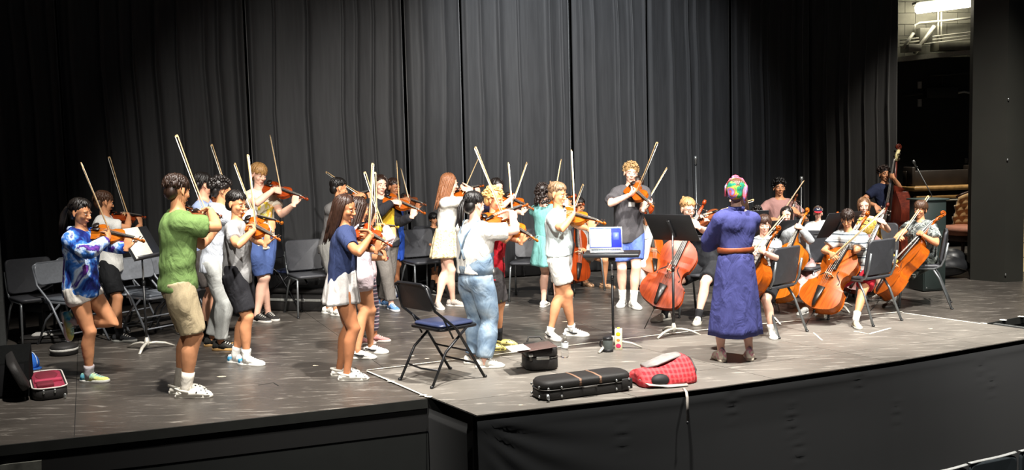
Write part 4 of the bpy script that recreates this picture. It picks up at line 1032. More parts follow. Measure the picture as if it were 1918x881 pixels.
# ---------------------------------------------------------------- the standing string players
SK1, SK2, SK3, SK4 = '#d9a183', '#c58a63', '#a86f4c', '#e2b39c'
WSH = ('sneaker', '#e4e2da', '#d9d7cf')
def D(**k): return k
VIOLINS = [
 D(who='player in the galaxy hoodie', label='player in a blue galaxy print hoodie and white shorts, one foot kicked up behind', feet=((165, 712), (178, 716)), top=(150, 375), yaw=-8, skin=SK2, hair=('pony', '#17120f'),
   top_wear=('hoodie', 'galaxy', -.045), bottom=('short_shorts', '#d8d3cb', .34), socks=('#a9a3a6', .2), shoes=('sneaker', 'sneaker_rainbow', '#d9d9d2'), lift={1: (-.16, .50)}, tail=(172, 437), scroll=(273, 457), bow=(153, 308), varn='amber', sfar=False, bfar=False, fyaw=(-15, -8)),
 D(who='player in the white T-shirt at far left', label='player in a white T-shirt and black chevron shorts behind the galaxy hoodie', feet=((216, 628), (234, 640)), top=(194, 360), yaw=5, skin=SK2, hair=('messy', '#4a3122'),
   top_wear=('loose', '#cfcfca'), bottom=('shorts', '#1a1b1d'), socks=('#1d1d1f', .15), shoes=('sneaker', '#2a2b2d', '#8d8d88'), tail=(208, 408), scroll=(271, 412), bow=(204, 288), varn='red', bfar=True),
 D(who='player in the green T-shirt', label='player in a green T-shirt, khaki shorts and white clogs', feet=((350, 736), (362, 744)), top=(331, 330), yaw=22, skin=SK2, hair=('messy', '#2b1c14'), build=1.06,
   top_wear=('loose', '#66804a', -.03), bottom=('shorts', '#a99a7c', .95), socks=('#cfc9bd', .3), shoes=('clog', '#dcd8cc', '#dcd8cc'), scroll=(411, 412), bow=(333, 255), varn='brown', fyaw=(8, 0), bfar=True, tail=(352, 405)),
 D(who='player in the light blue T-shirt', label='player in a light blue T-shirt half hidden behind the green T-shirt', feet=((393, 624), (404, 634)), top=(380, 326), yaw=5, skin=SK1, hair=('bowl', '#15110f'),
   top_wear=('tee', '#8795b5'), bottom=('shorts', '#4a4542'), socks=('#1d1d1f', .15), shoes=('sneaker', '#1f2022', '#8d8d88'), scroll=(472, 400), bow=(398, 272), varn='brown'),
 D(who='player in the pale hoodie', label='player in a pale grey hoodie and light grey trousers', feet=((408, 648), (424, 656)), top=(414, 336), yaw=5, skin=SK2, hair=('afro', '#1d1816'),
   top_wear=('hoodie', '#aeb3bb'), bottom=('pants', '#a3a5a2'), shoes=('sneaker', '#2a2926', '#b08a55'), scroll=(528, 423), bow=(441, 307), varn='amber', tail=(432, 405)),
 D(who='player in the blue shorts', label='tall player in a cream printed T-shirt and blue shorts', feet=((487, 604), (508, 600)), top=(484, 308), yaw=-40, skin=SK4, hair=('bowl', '#a87f4e'),
   top_wear=('tee', '#ddd5c3'), print=[('print', 'tiger', .185, 1.2, .12)], bottom=('shorts', '#4b5f92', .93), shoes=('sneaker', '#2c2a29', '#c9c4bc'), tail=(497, 352), scroll=(578, 378), bow=(506, 255), varn='red', sfar=False, bfar=True, fyaw=(-30, -45), hyaw=-45),
 D(who='player in the grey T-shirt', label='player in a grey T-shirt and black shorts with white and blue sneakers', feet=((452, 680), (472, 684)), top=(442, 360), yaw=-5, skin=SK2, hair=('short', '#191513'),
   top_wear=('tee', '#8d8d8d', -.04), bottom=('shorts', '#26262a'), socks=('#dcdad4', .2), shoes=('sneaker', 'sneaker_blue', '#dcdcd6'), tail=(458, 420), scroll=(527, 455), bow=(463, 289), varn='orange', sfar=False, fyaw=(-10, -15)),
 D(who='player at the rear behind the navy T-shirt', label='dark shirted player mostly hidden behind the navy T-shirt player', feet=((622, 588), (636, 592)), top=(634, 336), yaw=-25, skin=SK2, hair=('short', '#15110f'),
   top_wear=('tee', '#5a5857'), bottom=('shorts', '#6b6a66'), shoes=('sneaker', '#d9d7cf', '#d9d7cf'), scroll=(700, 360), bow=(612, 322), varn='orange'),
 D(who='player in the navy T-shirt', label='player in a navy T-shirt, white pleated skirt and white clogs', feet=((648, 703), (662, 712)), top=(646, 368), yaw=10, skin=SK3, hair=('longer', '#2f1d15'),
   top_wear=('tee', '#2b3556', -.01), bottom=('skirt', '#bdb9b6', .63, .045, 13), shoes=('clog', '#dedad0', '#dedad0'), tail=(672, 432), scroll=(736, 466), bow=(697, 300), varn='red', sfar=False, vs=.84, fyaw=(5, 0)),
 D(who='player in white black-striped sneakers', label='player with white black-striped sneakers, mostly behind the navy T-shirt player', feet=((681, 672), (705, 661)), top=(672, 372), yaw=10, skin=SK2, hair=('long', '#2a1a13'),
   top_wear=('tee', '#cfc4cc'), bottom=('short_shorts', '#b3a4a8', .36), shoes=('sneaker', '#e2e0da', '#d9d7cf', 'swoosh'), scroll=(722, 490), bow=(703, 303), varn='pink', fyaw=(-5, -8), hpitch=18),
 D(who='player in patterned leggings', label='player in a white and pink top and patterned leggings', feet=((684, 645), (712, 640)), top=(690, 385), yaw=5, skin=SK2, hair=('bob', '#2c1c14'),
   top_wear=('long', '#d8c3c6', -.09), bottom=('tights', 'leggings'), shoes=('sneaker', '#c98a86', '#d9cfc6'), scroll=(745, 430), bow=(671, 281), varn='yellow', fyaw=(-5, -8), tail=(690, 430)),
 D(who='player behind the black jacket', label='player in a blue top and blue shorts behind the black jacket player', feet=((738, 556), (750, 560)), top=(737, 336), yaw=-35, skin=SK3, hair=('short', '#33221a'),
   top_wear=('tee', '#31519c'), bottom=('shorts', '#2f55b8'), socks=('#d9d9d9', .18), shoes=('sneaker', '#34406a', '#c9c9cc'), scroll=(800, 388), bow=(751, 317), varn='brown', sfar=False),
 D(who='player in the black jacket', label='player in a black jacket over a yellow print shirt and grey cargo trousers', feet=((722, 574), (738, 582)), top=(712, 330), yaw=-50, skin=SK4, hair=('wavy', '#2a1a12'), build=1.05,
   top_wear=('jacket', '#26262a', -.05), print=[('print', '#c9a12c', .15, 1.0, .2)], bottom=('pants', '#6a6560'), shoes=('sneaker', '#5f86b5', '#c9c9cc'), tail=(718, 372), scroll=(797, 404), bow=(743, 302), varn='orange', sfar=False, hyaw=-62, hpitch=2),
 D(who='player in the floral dress', label='player in a cream cardigan over a floral dress', feet=((828, 578), (856, 574)), top=(842, 327), yaw=-15, skin=SK4, hair=('longer', '#8a5a3c'),
   top_wear=('long', '#d9d5cb', -.05), bottom=('skirt', 'floral', .60, .05, 11), shoes=('sneaker', '#a39a92', '#c9c4bc'), tail=(845, 368), scroll=(905, 352), bow=(899, 290), varn='orange', fyaw=(-70, -20)),
 D(who='player at the back by the curtain', label='dark shirted player at the back between floral dress and teal dress', feet=((925, 570), (938, 572)), top=(930, 336), yaw=-35, skin=SK4, hair=('long', '#1b1513'),
   top_wear=('tee', '#2b2740'), bottom=('pants', '#2b2b33'), shoes=('sneaker', '#333', '#888') if False else ('sneaker', '#333336', '#8d8d88'), tail=(945, 372), scroll=(1001, 396), bow=(986, 305), varn='orange', sfar=False, hyaw=-60),
 D(who='player in the red T-shirt', label='player in a red T-shirt, dark shorts with a yellow side stripe and yellow clogs', feet=((922, 657), (944, 648)), top=(925, 354), yaw=5, skin=SK2, hair=('curly', '#c39a5f'),
   top_wear=('loose', '#b3202c', -.075), bottom=('shorts', '#4a4748', .95), socks=('#232325', .3), shoes=('clog', '#cdbf72', '#cdbf72'), tail=(938, 416), scroll=(1009, 456), bow=(952, 307), varn='amber', sfar=False, fyaw=(0, -5), stripe=True),
 D(who='player in the denim overalls', label='player in denim overalls over a white T-shirt, seen from behind', feet=((893, 682), (915, 690)), top=(888, 362), yaw=42, skin=SK4, hair=('pony', '#141110'), build=1.1, vs=.92,
   top_wear=('loose', '#cfccc4', .03), bottom=('pants', 'denim'), shoes=('sneaker', '#dcd9d0', '#d2cfc6'), tail=(906, 421), scroll=(988, 388), bow=(890, 272), varn='orange', fyaw=(10, 5), bfar=True, overalls=True),
 D(who='player in the teal dress', label='player in a teal dress behind the white shorts player', feet=((1022, 574), (1046, 576)), top=(1018, 346), yaw=60, skin=SK4, hair=('curly_long', '#231a17'),
   top_wear=('tee', '#6aa09c', .0), bottom=('skirt', '#6aa09c', .50, .09, 9), shoes=WSH, scroll=(1071, 372), bow=(1051, 300), varn='orange', hyaw=60),
 D(who='player hidden behind the white shorts', label='player mostly hidden behind the white shorts player', feet=((1052, 556), (1066, 558)), top=(1062, 366), yaw=-60, skin=SK2, hair=('short', '#1d1613'),
   top_wear=('tee', '#3b3a40'), bottom=('shorts', '#2b2b2f'), shoes=WSH, scroll=(1096, 386), bow=(1091, 346), varn='red', sfar=False),
 D(who='player in white shorts', label='player in a pale blue tied shirt, white shorts and white sneakers', feet=((1040, 636), (1080, 630)), top=(1044, 344), yaw=-22, skin=SK2, hair=('bun', '#7a6047'), vs=.98,
   top_wear=('loose', '#cfdcdc', .025), bottom=('shorts', '#d6d6d0', .68), socks=('#e2e2dc', .08), shoes=('sneaker', '#e8e6e0', '#dedcd4', 'swoosh'), tail=(1046, 402), scroll=(1136, 424), bow=(1070, 283), varn='amber', sfar=False, fyaw=(-60, -15)),
 D(who='player behind the black T-shirt', label='player in white trousers mostly hidden behind the black T-shirt player', feet=((1196, 546), (1210, 548)), top=(1192, 330), yaw=-80, skin=SK3, hair=('wavy', '#2a1d17'),
   top_wear=('tee', '#d8d4cd'), bottom=('pants', '#cfcdc6'), shoes=('sneaker', '#1f1f22', '#8d8d88'), scroll=(1224, 425), bow=(1248, 315), varn='red', sfar=False),
 D(who='player in the black T-shirt', label='tall player facing front in a washed black T-shirt and blue shorts', feet=((1188, 578), (1168, 574)), top=(1181, 306), yaw=-86, skin=SK4, hair=('curly', '#9a7a52'),
   top_wear=('loose', '#4a484b', -.06), print=[('print', '#b9b7b4', .20, .42, .03)], bottom=('shorts', '#566bb0', .8), socks=('#dedcd6', .32), shoes=WSH, tail=(1180, 352), scroll=(1226, 392), bow=(1229, 268), varn='orange', sfar=False, hyaw=-88, hpitch=6, fyaw=(-75, -110), bfar=False),
 D(who='player hidden behind the conductor', label='black shirted player hidden behind the conductor, violin pointing left', feet=((1368, 594), (1380, 592)), top=(1380, 352), yaw=-150, skin=SK4, hair=('long', '#3a2a20'), vs=.98,
   top_wear=('long', '#1f2024'), bottom=('pants', '#1f2024'), shoes=('sneaker', '#1f1f22', '#8d8d88'), tail=(1352, 400), scroll=(1262, 440), bow=(1410, 374), varn='brown', sfar=False, tilt=-20),
]
for sp in VIOLINS:
    root, arm, leg, HL = violinist(sp); k_G = Vector(root.matrix_world.translation)
    if sp.get('stripe'):
        for s in (1, -1):
            hj, K, A = leg[s]; mb = MB(); out = yv(sp['yaw']+90*s); rr = []
            for t in (.12, .4, .7, .93):
                p = hj.lerp(K, t)+out*(.066-.012*t)*1.33-k_G; f = yv(sp['yaw'])*.02; rr.append([p+f, p+f+out*.008, p-f+out*.008, p-f])
            part('side_stripe', mb.loft(rr).mesh('side_stripe', cloth('#c9d23a'), False), root)
    if sp.get('overalls'):
        k = skeleton(dict(sp)); H = k.H; B = 1.1; mb = MB(); rr = []
        for z in (.03, .07, .11, .15): rr.append(ell_ring(k.hip+k.up*(z*k.sl)-k_G, k.L, k.F, .091*H*B+.026, .064*H*B+.026))
        part('bib_waist', mb.loft(rr).mesh('bib_waist', pattern('denim')), root)
        for s in (1, -1):
            mb = MB(); mb.tube([k.hip+k.up*(.12*k.sl)-k.F*(.07*H*B+.028)+k.L*(s*-.03)-k_G, k.hip+k.up*(.25*k.sl)-k.SF*(.066*H*B+.030)+k.SL*(s*.04)-k_G, k.hip+k.up*(.306*k.sl)-k.SF*.035+k.SL*(s*.085)-k_G+V(0, 0, .03), k.hip+k.up*(.29*k.sl)+k.SF*.08+k.SL*(s*.085)-k_G, k.hip+k.up*(.12*k.sl)+k.F*(.07*H*B+.028)+k.L*(s*.06)-k_G], [(.004, .018)]*5, 8, side=(0, 0, 1))
            part('strap', mb.mesh('strap', pattern('denim')), root)
# ---------------------------------------------------------------- the seated cellists
CELLOS = [
 D(who='cellist with glasses', label='seated cellist with glasses in a black shirt and dark shorts', feet=((1308, 606), (1245, 600)), seat=(1326, 10.85), top=(1288, 372), yaw=-120, skin=SK4, hair=('bun', '#a07a50'), glasses=True, hyaw=-70, hpitch=16,
   top_wear=('tee', '#232427'), bottom=('shorts', '#232427', .8), socks=('#232325', .2), shoes=('sneaker', '#cfccc0', '#c9c6ba'), fyaw=(-110, -150), cello=D(pin=(1207, 616), scroll=(1322, 378), face=-112, varn='red', ep=.25, label='red-orange cello leaning by the conductor\'s music stand', far=True)),
 D(who='cellist in the striped white T-shirt', label='seated cellist in a white striped T-shirt looking at the conductor', feet=((1446, 634), (1402, 622)), seat=(1438, 9.82), top=(1431, 404), yaw=-150, skin=SK4, hair=('bowl', '#3a251b'), hyaw=-100, hpitch=4,
   top_wear=('loose', 'stripe_white'), bottom=('shorts', '#2a2b2e', .85), socks=('#dedcd6', .25), shoes=WSH, fyaw=(-95, -150), cello=D(pin=(1362, 636), scroll=(1469, 424), face=-168, varn='orange', vs=.82, label='orange cello half hidden by the conductor\'s dress', grip=.5), bow=(1466, 405), bhand=(1404, 476)),
 D(who='cellist in the grey sweatshirt', label='seated cellist in a grey sweatshirt and pink trousers', feet=((1538, 590), (1512, 592)), seat=(1500, 11.25), top=(1473, 388), yaw=-125, skin=SK4, hair=('long', '#1d1512'), hyaw=-115, hpitch=2,
   top_wear=('hoodie', '#9fa3a6'), bottom=('pants', '#b08f8c'), shoes=('sneaker', '#8f8f8c', '#c4c2bb'), cello=D(pin=(1440, 592), scroll=(1518, 394), face=-140, varn='amber', vs=.92, label='amber cello of the player in the grey sweatshirt')),
 D(who='player in the pink T-shirt', label='seated player in a pink T-shirt at the back', feet=((1455, 522), (1490, 522)), seat=(1466, 13.72), top=(1459, 336), yaw=-95, skin=SK2, hair=('afro', '#0f0d0d'), hyaw=-92, hpitch=2,
   top_wear=('tee', '#a8807a'), bottom=('pants', '#26262a'), shoes=('sneaker', '#2a2a2c', '#888884'), cello=D(pin=(1440, 532), scroll=(1490, 366), face=-95, varn='brown', vs=.95, label='brown cello of the player in the pink T-shirt'), bow=(1503, 343), bhand=(1454, 415), bfront=-.1),
 D(who='player in the baseball cap', label='seated player in a navy cap with red brim and white T-shirt', feet=((1530, 548), (1560, 552)), seat=(1540, 12.4), top=(1532, 388), yaw=-110, skin=SK4, hair=('short', '#4a3526'), hyaw=-105, hpitch=8, cap=True,
   top_wear=('loose', '#c9c9c6'), bottom=('pants', '#3a3a3e'), shoes=('sneaker', '#2a2a2c', '#888884'), cello=D(pin=(1500, 562), scroll=(1570, 402), face=-120, varn='orange', vs=.9, label='orange cello of the player in the baseball cap')),
 D(who='cellist in red shorts', label='seated cellist in a grey striped T-shirt and red shorts', feet=((1601, 616), (1545, 596)), seat=(1616, 10.32), top=(1587, 394), yaw=-132, skin=SK2, hair=('messy', '#2a1d17'), hyaw=-118, hpitch=22,
   top_wear=('loose', 'stripe_grey'), bottom=('shorts', '#a01f2c', .7), socks=('#d6d4ce', .25), shoes=('sneaker', '#b9ae94', '#c9c6ba'), fyaw=(-95, -140), cello=D(pin=(1508, 613), scroll=(1630, 402), face=-136, varn='orange', vs=.97, label='bright orange cello in front of the red shorts player', grip=.45), bow=(1664, 384), bhand=(1560, 480), bfront=.03),
 D(who='cellist in the yellow floral top', label='seated cellist in a yellow floral top behind the red shorts player', feet=((1620, 560), (1650, 560)), seat=(1642, 12.0), top=(1618, 371), yaw=-115, skin=SK4, hair=('wavy', '#6b4d35'), hyaw=-108, hpitch=4,
   top_wear=('tank', 'floral_yellow'), bottom=('skirt', 'floral_yellow', .35, .12, 9), shoes=('sneaker', '#2a2a2c', '#888884'), cello=D(pin=(1580, 572), scroll=(1664, 385), face=-120, varn='dark', vs=.97, label='dark red cello of the player in the yellow floral top')),
 D(who='cellist in the camouflage T-shirt', label='seated cellist in a grey camouflage T-shirt and shorts at the right', feet=((1672, 574), (1640, 562)), seat=(1730, 11.2), top=(1724, 377), yaw=-150, skin=SK2, hair=('bowl', '#4a3324'), hyaw=-135, hpitch=6, build=1.08,
   top_wear=('loose', 'camo'), bottom=('shorts', 'camo_dark', .9), socks=('#cfcdc6', .25), shoes=('sneaker', '#3a302b', '#55504b'), fyaw=(-150, -160), cello=D(pin=(1630, 583), scroll=(1777, 402), face=-178, varn='orange', vs=.97, label='orange cello of the player in the camouflage T-shirt', grip=.3), bow=(1735, 371), bhand=(1682, 446)),
 D(who='double bass player', label='standing double bass player in a navy T-shirt', feet=((1660, 510), (1678, 511)), top=(1656, 312), yaw=-88, skin=SK2, hair=('curly', '#2a1d17'), hyaw=-85, hpitch=2, build=1.1,
   top_wear=('tee', '#20263c'), bottom=('pants', '#232327'), shoes=('sneaker', '#2a2a2c', '#888884'), cello=D(kind='bass', pin=(1674, 514), scroll=(1694, 268), face=-172, varn='dark', vs=.93, label='dark double bass with a pale pegbox at the curtain edge', grip=.5, far=True), rhand=(1640, 385)),
 D(who='cellist behind the white shorts', label='seated cellist behind the white shorts player, sandalled foot forward', feet=((1132, 540), (1098, 536)), seat=(1082, 13.05), top=(1085, 372), yaw=-60, skin=SK2, hair=('short', '#1d1613'), hyaw=-70,
   top_wear=('tee', '#c9c9c6'), bottom=('shorts', '#b9b2a6', .6), shoes=('clog', '#b08a6a', '#8a6a4e'), cello=D(pin=(1076, 556), scroll=(1072, 366), face=-60, varn='red', vs=.95, label='red-brown cello behind the white shorts player'), fyaw=(-35, -60)),
 D(who='cellist in the back row by the curtain', label='seated cellist in the back row, only dark hair showing', feet=((1405, 540), (1430, 540)), seat=(1416, 13.0), top=(1418, 388), yaw=-95, skin=SK2, hair=('afro', '#17120f'), hpitch=14,
   top_wear=('tee', '#2b2b2f'), bottom=('pants', '#26262a'), shoes=('sneaker', '#2a2a2c', '#888884'), cello=D(pin=(1392, 552), scroll=(1398, 396), face=-95, varn='brown', vs=.9, label='brown cello in the back row behind the conductor')),
]
PARTS = {}
for sp in CELLOS: 
    PARTS[sp['who']] = cellist(sp)
# orange cello resting by the curtain beside the black T-shirt player
pin = fl(1228, 552); scr = onray(1212, 395, pin, 1.3, True); a = (scr-pin).normalized(); f = yv(-80); n = (f-a*f.dot(a)).normalized()
build_instrument('cello', frame(pin+a*.28-n*.06, a*.85, n.cross(a)*.85, n*.85), 'orange', 'orange cello standing behind the black T-shirt player', 'cellos')
# baseball cap on the capped player
root, arm, leg, HL = PARTS['player in the baseball cap']
def crown(k0, k1):
    mb = MB(); vs = []; fs = []; n = 9
    for i in range(n):
        for j in range(n):
            az = k0+(k1-k0)*j/(n-1); e = 0.12+1.44*i/(n-1); vs.append((-.014+.113*math.cos(e)*math.cos(az), .092*math.cos(e)*math.sin(az), .046+.092*math.sin(e)))
    for i in range(n-1):
        for j in range(n-1): q = i*n+j; fs.append((q, q+1, q+n+1, q+n))
    return mb.add(vs, fs)
cap = part('cap', crown(-1.05, 1.05).mesh('cap', cloth('#1d2438')), root, HL)
part('cap_back', crown(1.05, 2*PI-1.05).mesh('cap_back', cloth('#d2d0ca')), cap)
mb = MB(); rr = []
for j in range(9):
    az = -1.0+2.0*j/8; c, s = math.cos(az), math.sin(az); rr.append([V(-.014+.10*c, .082*s, .055), V(-.014+.155*c**.7+.03*c, .082*s, .040), V(-.014+.155*c**.7+.03*c, .082*s, .046), V(-.014+.10*c, .082*s, .061)])
part('brim', mb.loft(rr).mesh('brim', cloth('#b3262f')), cap)
mb = MB(); wp_ = [(-.022, .105), (-.011, .082), (0, .098), (.011, .082), (.022, .105)]
mb.tube([(-.012+.113*math.cos(math.asin(min(1, (z-.046)/.092)))*math.cos(y/.09)+.002, y, z) for y, z in wp_], [(.0025, .005)]*5, 6, side=(1, 0, 0))
part('letter', mb.mesh('letter', cloth('#e4e2dc')), cap)
# ---------------------------------------------------------------- seated listener in black at the back
sp = D(who='listener in black', label='seated child in a black T-shirt beside the floral dress player', feet=((808, 553), (822, 551)), seat=(812, 13.25), top=(812, 400), yaw=-60, skin=SK2, hair=('bowl', '#0f0d0d'), hyaw=-55, hpitch=10, top_wear=('tee', '#1d1e20'), bottom=('shorts', '#2a2b2e'), socks=('#1d1d1f', .3), shoes=('sneaker', '#232325', '#c9c9c4'))
k = skeleton(sp); hn_ = {s: (k.hip+k.L*(s*.06*k.H)+k.F*(.22*k.H)+UP*.09, (k.F*.8-UP*.5-k.L*s*.3, k.L), 'rest', k.L*s-UP*.6) for s in (1, -1)}
person(sp, k, hn_)
# ---------------------------------------------------------------- the conductor
sp = D(who='conductor', label='conductor in a blue dress with brown belt and bright head scarf, seen from behind', feet=((1346, 676), (1399, 674)), top=(1379, 338), yaw=104, skin=SK4, hair=('short', '#5a3d2c'), hyaw=70, hpitch=4, top_wear=('puff', '#43467c', .0), bottom=('dress', '#43467c', .235, .082, 9), socks=None, shoes=('high', 'sneaker_pink', '#ddd3c0'), fyaw=(95, 80), build=1.02)
k = skeleton(sp); H = k.H; sp['fz'] = .0105; ch = k.hip+k.up*(.17*k.sl)
hands = {1: (ch+k.F*(.15*H)-k.L*(.02*H), (-k.L*.9+UP*.1, UP), 'rest', k.L*1.0-UP*.5-k.F*.1), -1: (ch+k.F*(.175*H)+k.L*(.02*H)+UP*.02, (k.L*.9-UP*.1, UP), 'rest', -k.L*1.0-UP*.5)}
root, arm, leg, HL = person(sp, k, hands); G = k.G
mb = MB(); rr = []
for z, e in ((.092, .018), (.096, .024), (.118, .024), (.122, .018)): rr.append(ell_ring(k.hip+k.up*(z*k.sl)-G, k.L, k.F, .088*H+e, .060*H+e))
part('belt', mb.loft(rr).mesh('belt', mat('leather', '#8a4526', .45, 0, .15, 30)), root)
mb = MB(); rr = []
for t in (-.006, .03): rr.append(ell_ring(k.neck+k.up*t-G, k.SL, k.SF, .040*H+.006, .040*H+.006))
part('collar', mb.loft(rr).mesh('collar', cloth('#43467c')), root)
b = MB(); b.ell((-.022, 0, .040), (.113, .092, .094), 18, 12); b.ell((-.075, 0, .0), (.055, .07, .072), 14, 10)
v, f, nn = remesh(b, .008, 3); v = wrinkle(v, nn, .003, 50, 3); sc_ = part('head_scarf', mkmesh('head_scarf', v, f, pattern('scarf')), root, HL)
b = MB(); b.tube([(-.03, .095, -.03), (-.02, .092, .06), (-.015, .05, .125), (-.01, 0, .138), (-.015, -.05, .125), (-.02, -.092, .06), (-.03, -.095, -.03)], [(.012, .026)]*7, 10, side=(0, 1, .2)); b.ell((0, .01, .145), (.03, .035, .02)); b.tube([(-.06, -.08, .05), (-.10, -.085, -.03), (-.09, -.085, -.1)], [.016, .018, .006], 8)
part('scarf_band', b.mesh('scarf_band', pattern('scarf_red')), sc_)
# ================================================================= CHAIRS, STANDS, CASES
M_LEG = mat('grey_tube', '#7d8183', .35, .7, .1, 20); M_PAD = mat('chair_shell', '#35363a', .5, 0, .1, 40, .03); M_FPAD = mat('vinyl_blue', '#2b3350', .38, 0, .1, 12); M_GREY = mat('chair_grey', '#6f757d', .45, .3, .08, 12)
CH = {}
def arc_slab(w_, h, th, bow, r=.05, n=12):
    """upright padded shell, curved round the sitter; x forward, centre at origin"""
    mb = MB(); o = rrect(w_, h, r, 5); nn = len(o)
    def P(y, z, t, q): c = 1-q; return V(bow*(y/(w_/2))**2+t, y*c, z*c)
    rings = [[P(y, z, t, q) for y, z in o] for t, q in ((-th/2, .05), (-th/2+.006, 0), (th/2-.006, 0), (th/2, .05))]
    mb.loft(rings, False)
    for t, flip in ((-th/2, True), (th/2, False)):
        b0 = len(mb.v); g = []
        # fan cap with inner ring for curvature
        ring = [P(y, z, t, .05) for y, z in o]; mid = [P(y*.5, z*.5, t, .05) for y, z in o]; vs = ring+mid+[V(t, 0, 0)]
        fs = []
        for i in range(nn):
            j = (i+1) % nn; fs += [(i, j, j+nn, i+nn), (i+nn, j+nn, 2*nn)]
        mb.add(vs, [tuple(reversed(f)) if flip else f for f in fs])
    return mb
def orch_meshes():
    if 'orch' in CH: return CH['orch']
    R = {}
    R['seat'] = MB().slab(rrect(.44, .45, .06, 5), .445, .475, Matrix.Translation((.02, 0, 0)), bev=.008).mesh('seat', M_PAD)
    b = arc_slab(.45, .36, .028, .03); Mb = Matrix.Translation((-.235, 0, .665)) @ Matrix.Rotation(-.16, 4, 'Y'); b.v = [tuple(Mb @ Vector(v)) for v in b.v]; R['backrest'] = b.mesh('backrest', M_PAD)
    legs = []
    for s in (-1, 1):
        legs.append(MB().tube([(.17, s*.205, .445), (.20, s*.215, .40), (.235, s*.235, .0)], .0125, 8).mesh('leg', M_LEG))
        legs.append(MB().tube([(-.10, s*.205, .44), (-.17, s*.22, .33), (-.30, s*.24, .0)], .0125, 8).mesh('leg', M_LEG))
    R['legs'] = legs
    R['more'] = [('side_frame', MB().tube([(.19, s*.212, .435), (-.12, s*.212, .435), (-.19, s*.215, .47), (-.225, s*.218, .55), (-.255, s*.218, .72)], .0125, 8).mesh('side_frame', M_LEG)) for s in (-1, 1)]
    R['more'] += [('crossbar', MB().tube([(x, -.21, .432), (x, .21, .432)], .010, 8).mesh('crossbar', M_LEG)) for x in (.1, -.12)]
    R['feet'] = [MB().ell((x, s*y, .008), (.017, .017, .012), 8, 5).mesh('rubber_foot', BLACK) for s in (-1, 1) for x, y in ((.236, .235), (-.30, .24))]
    CH['orch'] = R; return R
def fold_meshes(col, pad):
    key = ('fold', col)
    if key in CH: return CH[key]
    R = {}; fm = mat('fold_metal', col, .35, .3, .08, 20); pm_ = pad
    R['seat'] = MB().slab(rrect(.40, .41, .05, 5), .425, .448, Matrix.Translation((.03, 0, 0)), bev=.005).mesh('seat', fm)
    R['cushion'] = MB().slab(rrect(.36, .37, .05, 5), .447, .475, Matrix.Translation((.03, 0, 0)), bev=.012).mesh('cushion', pm_)
    b = arc_slab(.42, .22, .024, .02); Mb = Matrix.Translation((-.262, 0, .70)) @ Matrix.Rotation(-.24, 4, 'Y'); b.v = [tuple(Mb @ Vector(v)) for v in b.v]; R['backrest'] = b.mesh('backrest', mat('fold_back', col, .4, 0, .1))
    legs = []
    for s in (-1, 1):
        legs.append(MB().tube([(-.29, s*.20, .79), (-.22, s*.215, .60), (-.02, s*.22, .44), (.26, s*.225, .0)], .012, 8).mesh('leg', fm))
        legs.append(MB().tube([(.10, s*.20, .43), (-.12, s*.205, .26), (-.27, s*.21, .0)], .011, 8).mesh('leg', fm))
    R['legs'] = legs; R['more'] = []
    def bar(nm, pts, r): R['more'].append((nm, MB().tube(pts, r, 8).mesh(nm, fm)))
    bar('top_rail', [(-.29, -.20, .79), (-.298, -.15, .812), (-.298, .15, .812), (-.29, .20, .79)], .012)
    for x, z in ((.17, .14), (.10, .25)): bar('front_bar', [(x, -.222, z), (x+.015, -.20, z-.012), (x+.015, .20, z-.012), (x, .222, z)], .008)
    for x, z in ((-.20, .13),): bar('rear_bar', [(x, -.208, z), (x-.01, 0, z-.012), (x, .208, z)], .008)
    for s in (-1, 1): bar('hinge_link', [(-.13, s*.205, .525), (-.04, s*.205, .36)], .008)
    R['feet'] = [MB().ell((x, s*y, .01), (.016, .016, .014), 8, 5).mesh('rubber_foot', BLACK) for s in (-1, 1) for x, y in ((.262, .226), (-.272, .211))]; CH[key] = R; return R
def put_chair(R, x, y, yaw, label, group, name='chair', sc=1.0, P=None):
    P = fl(x, y) if P is None else P; P = V(P.x, P.y, .0105 if inthrust(P) else 0.0)
    o = thing(name, label, 'chair', yawM(P, yaw, sc), group)
    for nm in ('seat', 'cushion', 'backrest'):
        if nm in R: part(nm, R[nm], o)
    for l, ft in zip(R['legs'], R['feet']): part('rubber_foot', ft, part('leg', l, o))
    for nm, me in R['more']: part(nm, me, o)
    return o
ORCH = orch_meshes(); g1 = 'black orchestra chairs'
def seat_of(who):
    sp = [s for s in CELLOS if s['who'] == who][0]; hx_, hd_ = sp['seat']; h = fl(hx_, 275-.0254*(hx_-959)+1.34*1900/hd_, .53); return h, sp['yaw']
for who, dy, lab in (('cellist in the striped white T-shirt', -78, 'black chair under the striped white T-shirt cellist, back towards us'), ('cellist in red shorts', -102, 'black chair under the cellist in red shorts, back towards us'), ('cellist in the camouflage T-shirt', -52, 'black chair under the camouflage T-shirt cellist'),
        ('cellist with glasses', 0, 'black chair under the cellist with glasses'), ('cellist in the grey sweatshirt', 0, 'black chair under the grey sweatshirt cellist'), ('player in the pink T-shirt', 0, 'black chair under the pink T-shirt player'), ('player in the baseball cap', 0, 'black chair under the player in the baseball cap'),
        ('cellist in the yellow floral top', 0, 'black chair under the yellow floral top cellist'), ('cellist behind the white shorts', 0, 'black chair under the cellist behind the white shorts player'), ('cellist in the back row by the curtain', 0, 'black chair in the back row behind the conductor')):
    h, yw = seat_of(who); f = yv(yw); put_chair(ORCH, 0, 0, yw+dy, lab, g1, 'orchestra_chair', 1.0, P=h+f*.02)
put_chair(ORCH, 585, 588, -62, 'black empty chair in front of the long case by the curtain', g1, 'orchestra_chair')
put_chair(ORCH, 797, 556, -62, 'black chair in front of the listener in black', g1, 'orchestra_chair')
put_chair(ORCH, 818, 544, -62, 'black chair under the listener in black', g1, 'orchestra_chair')
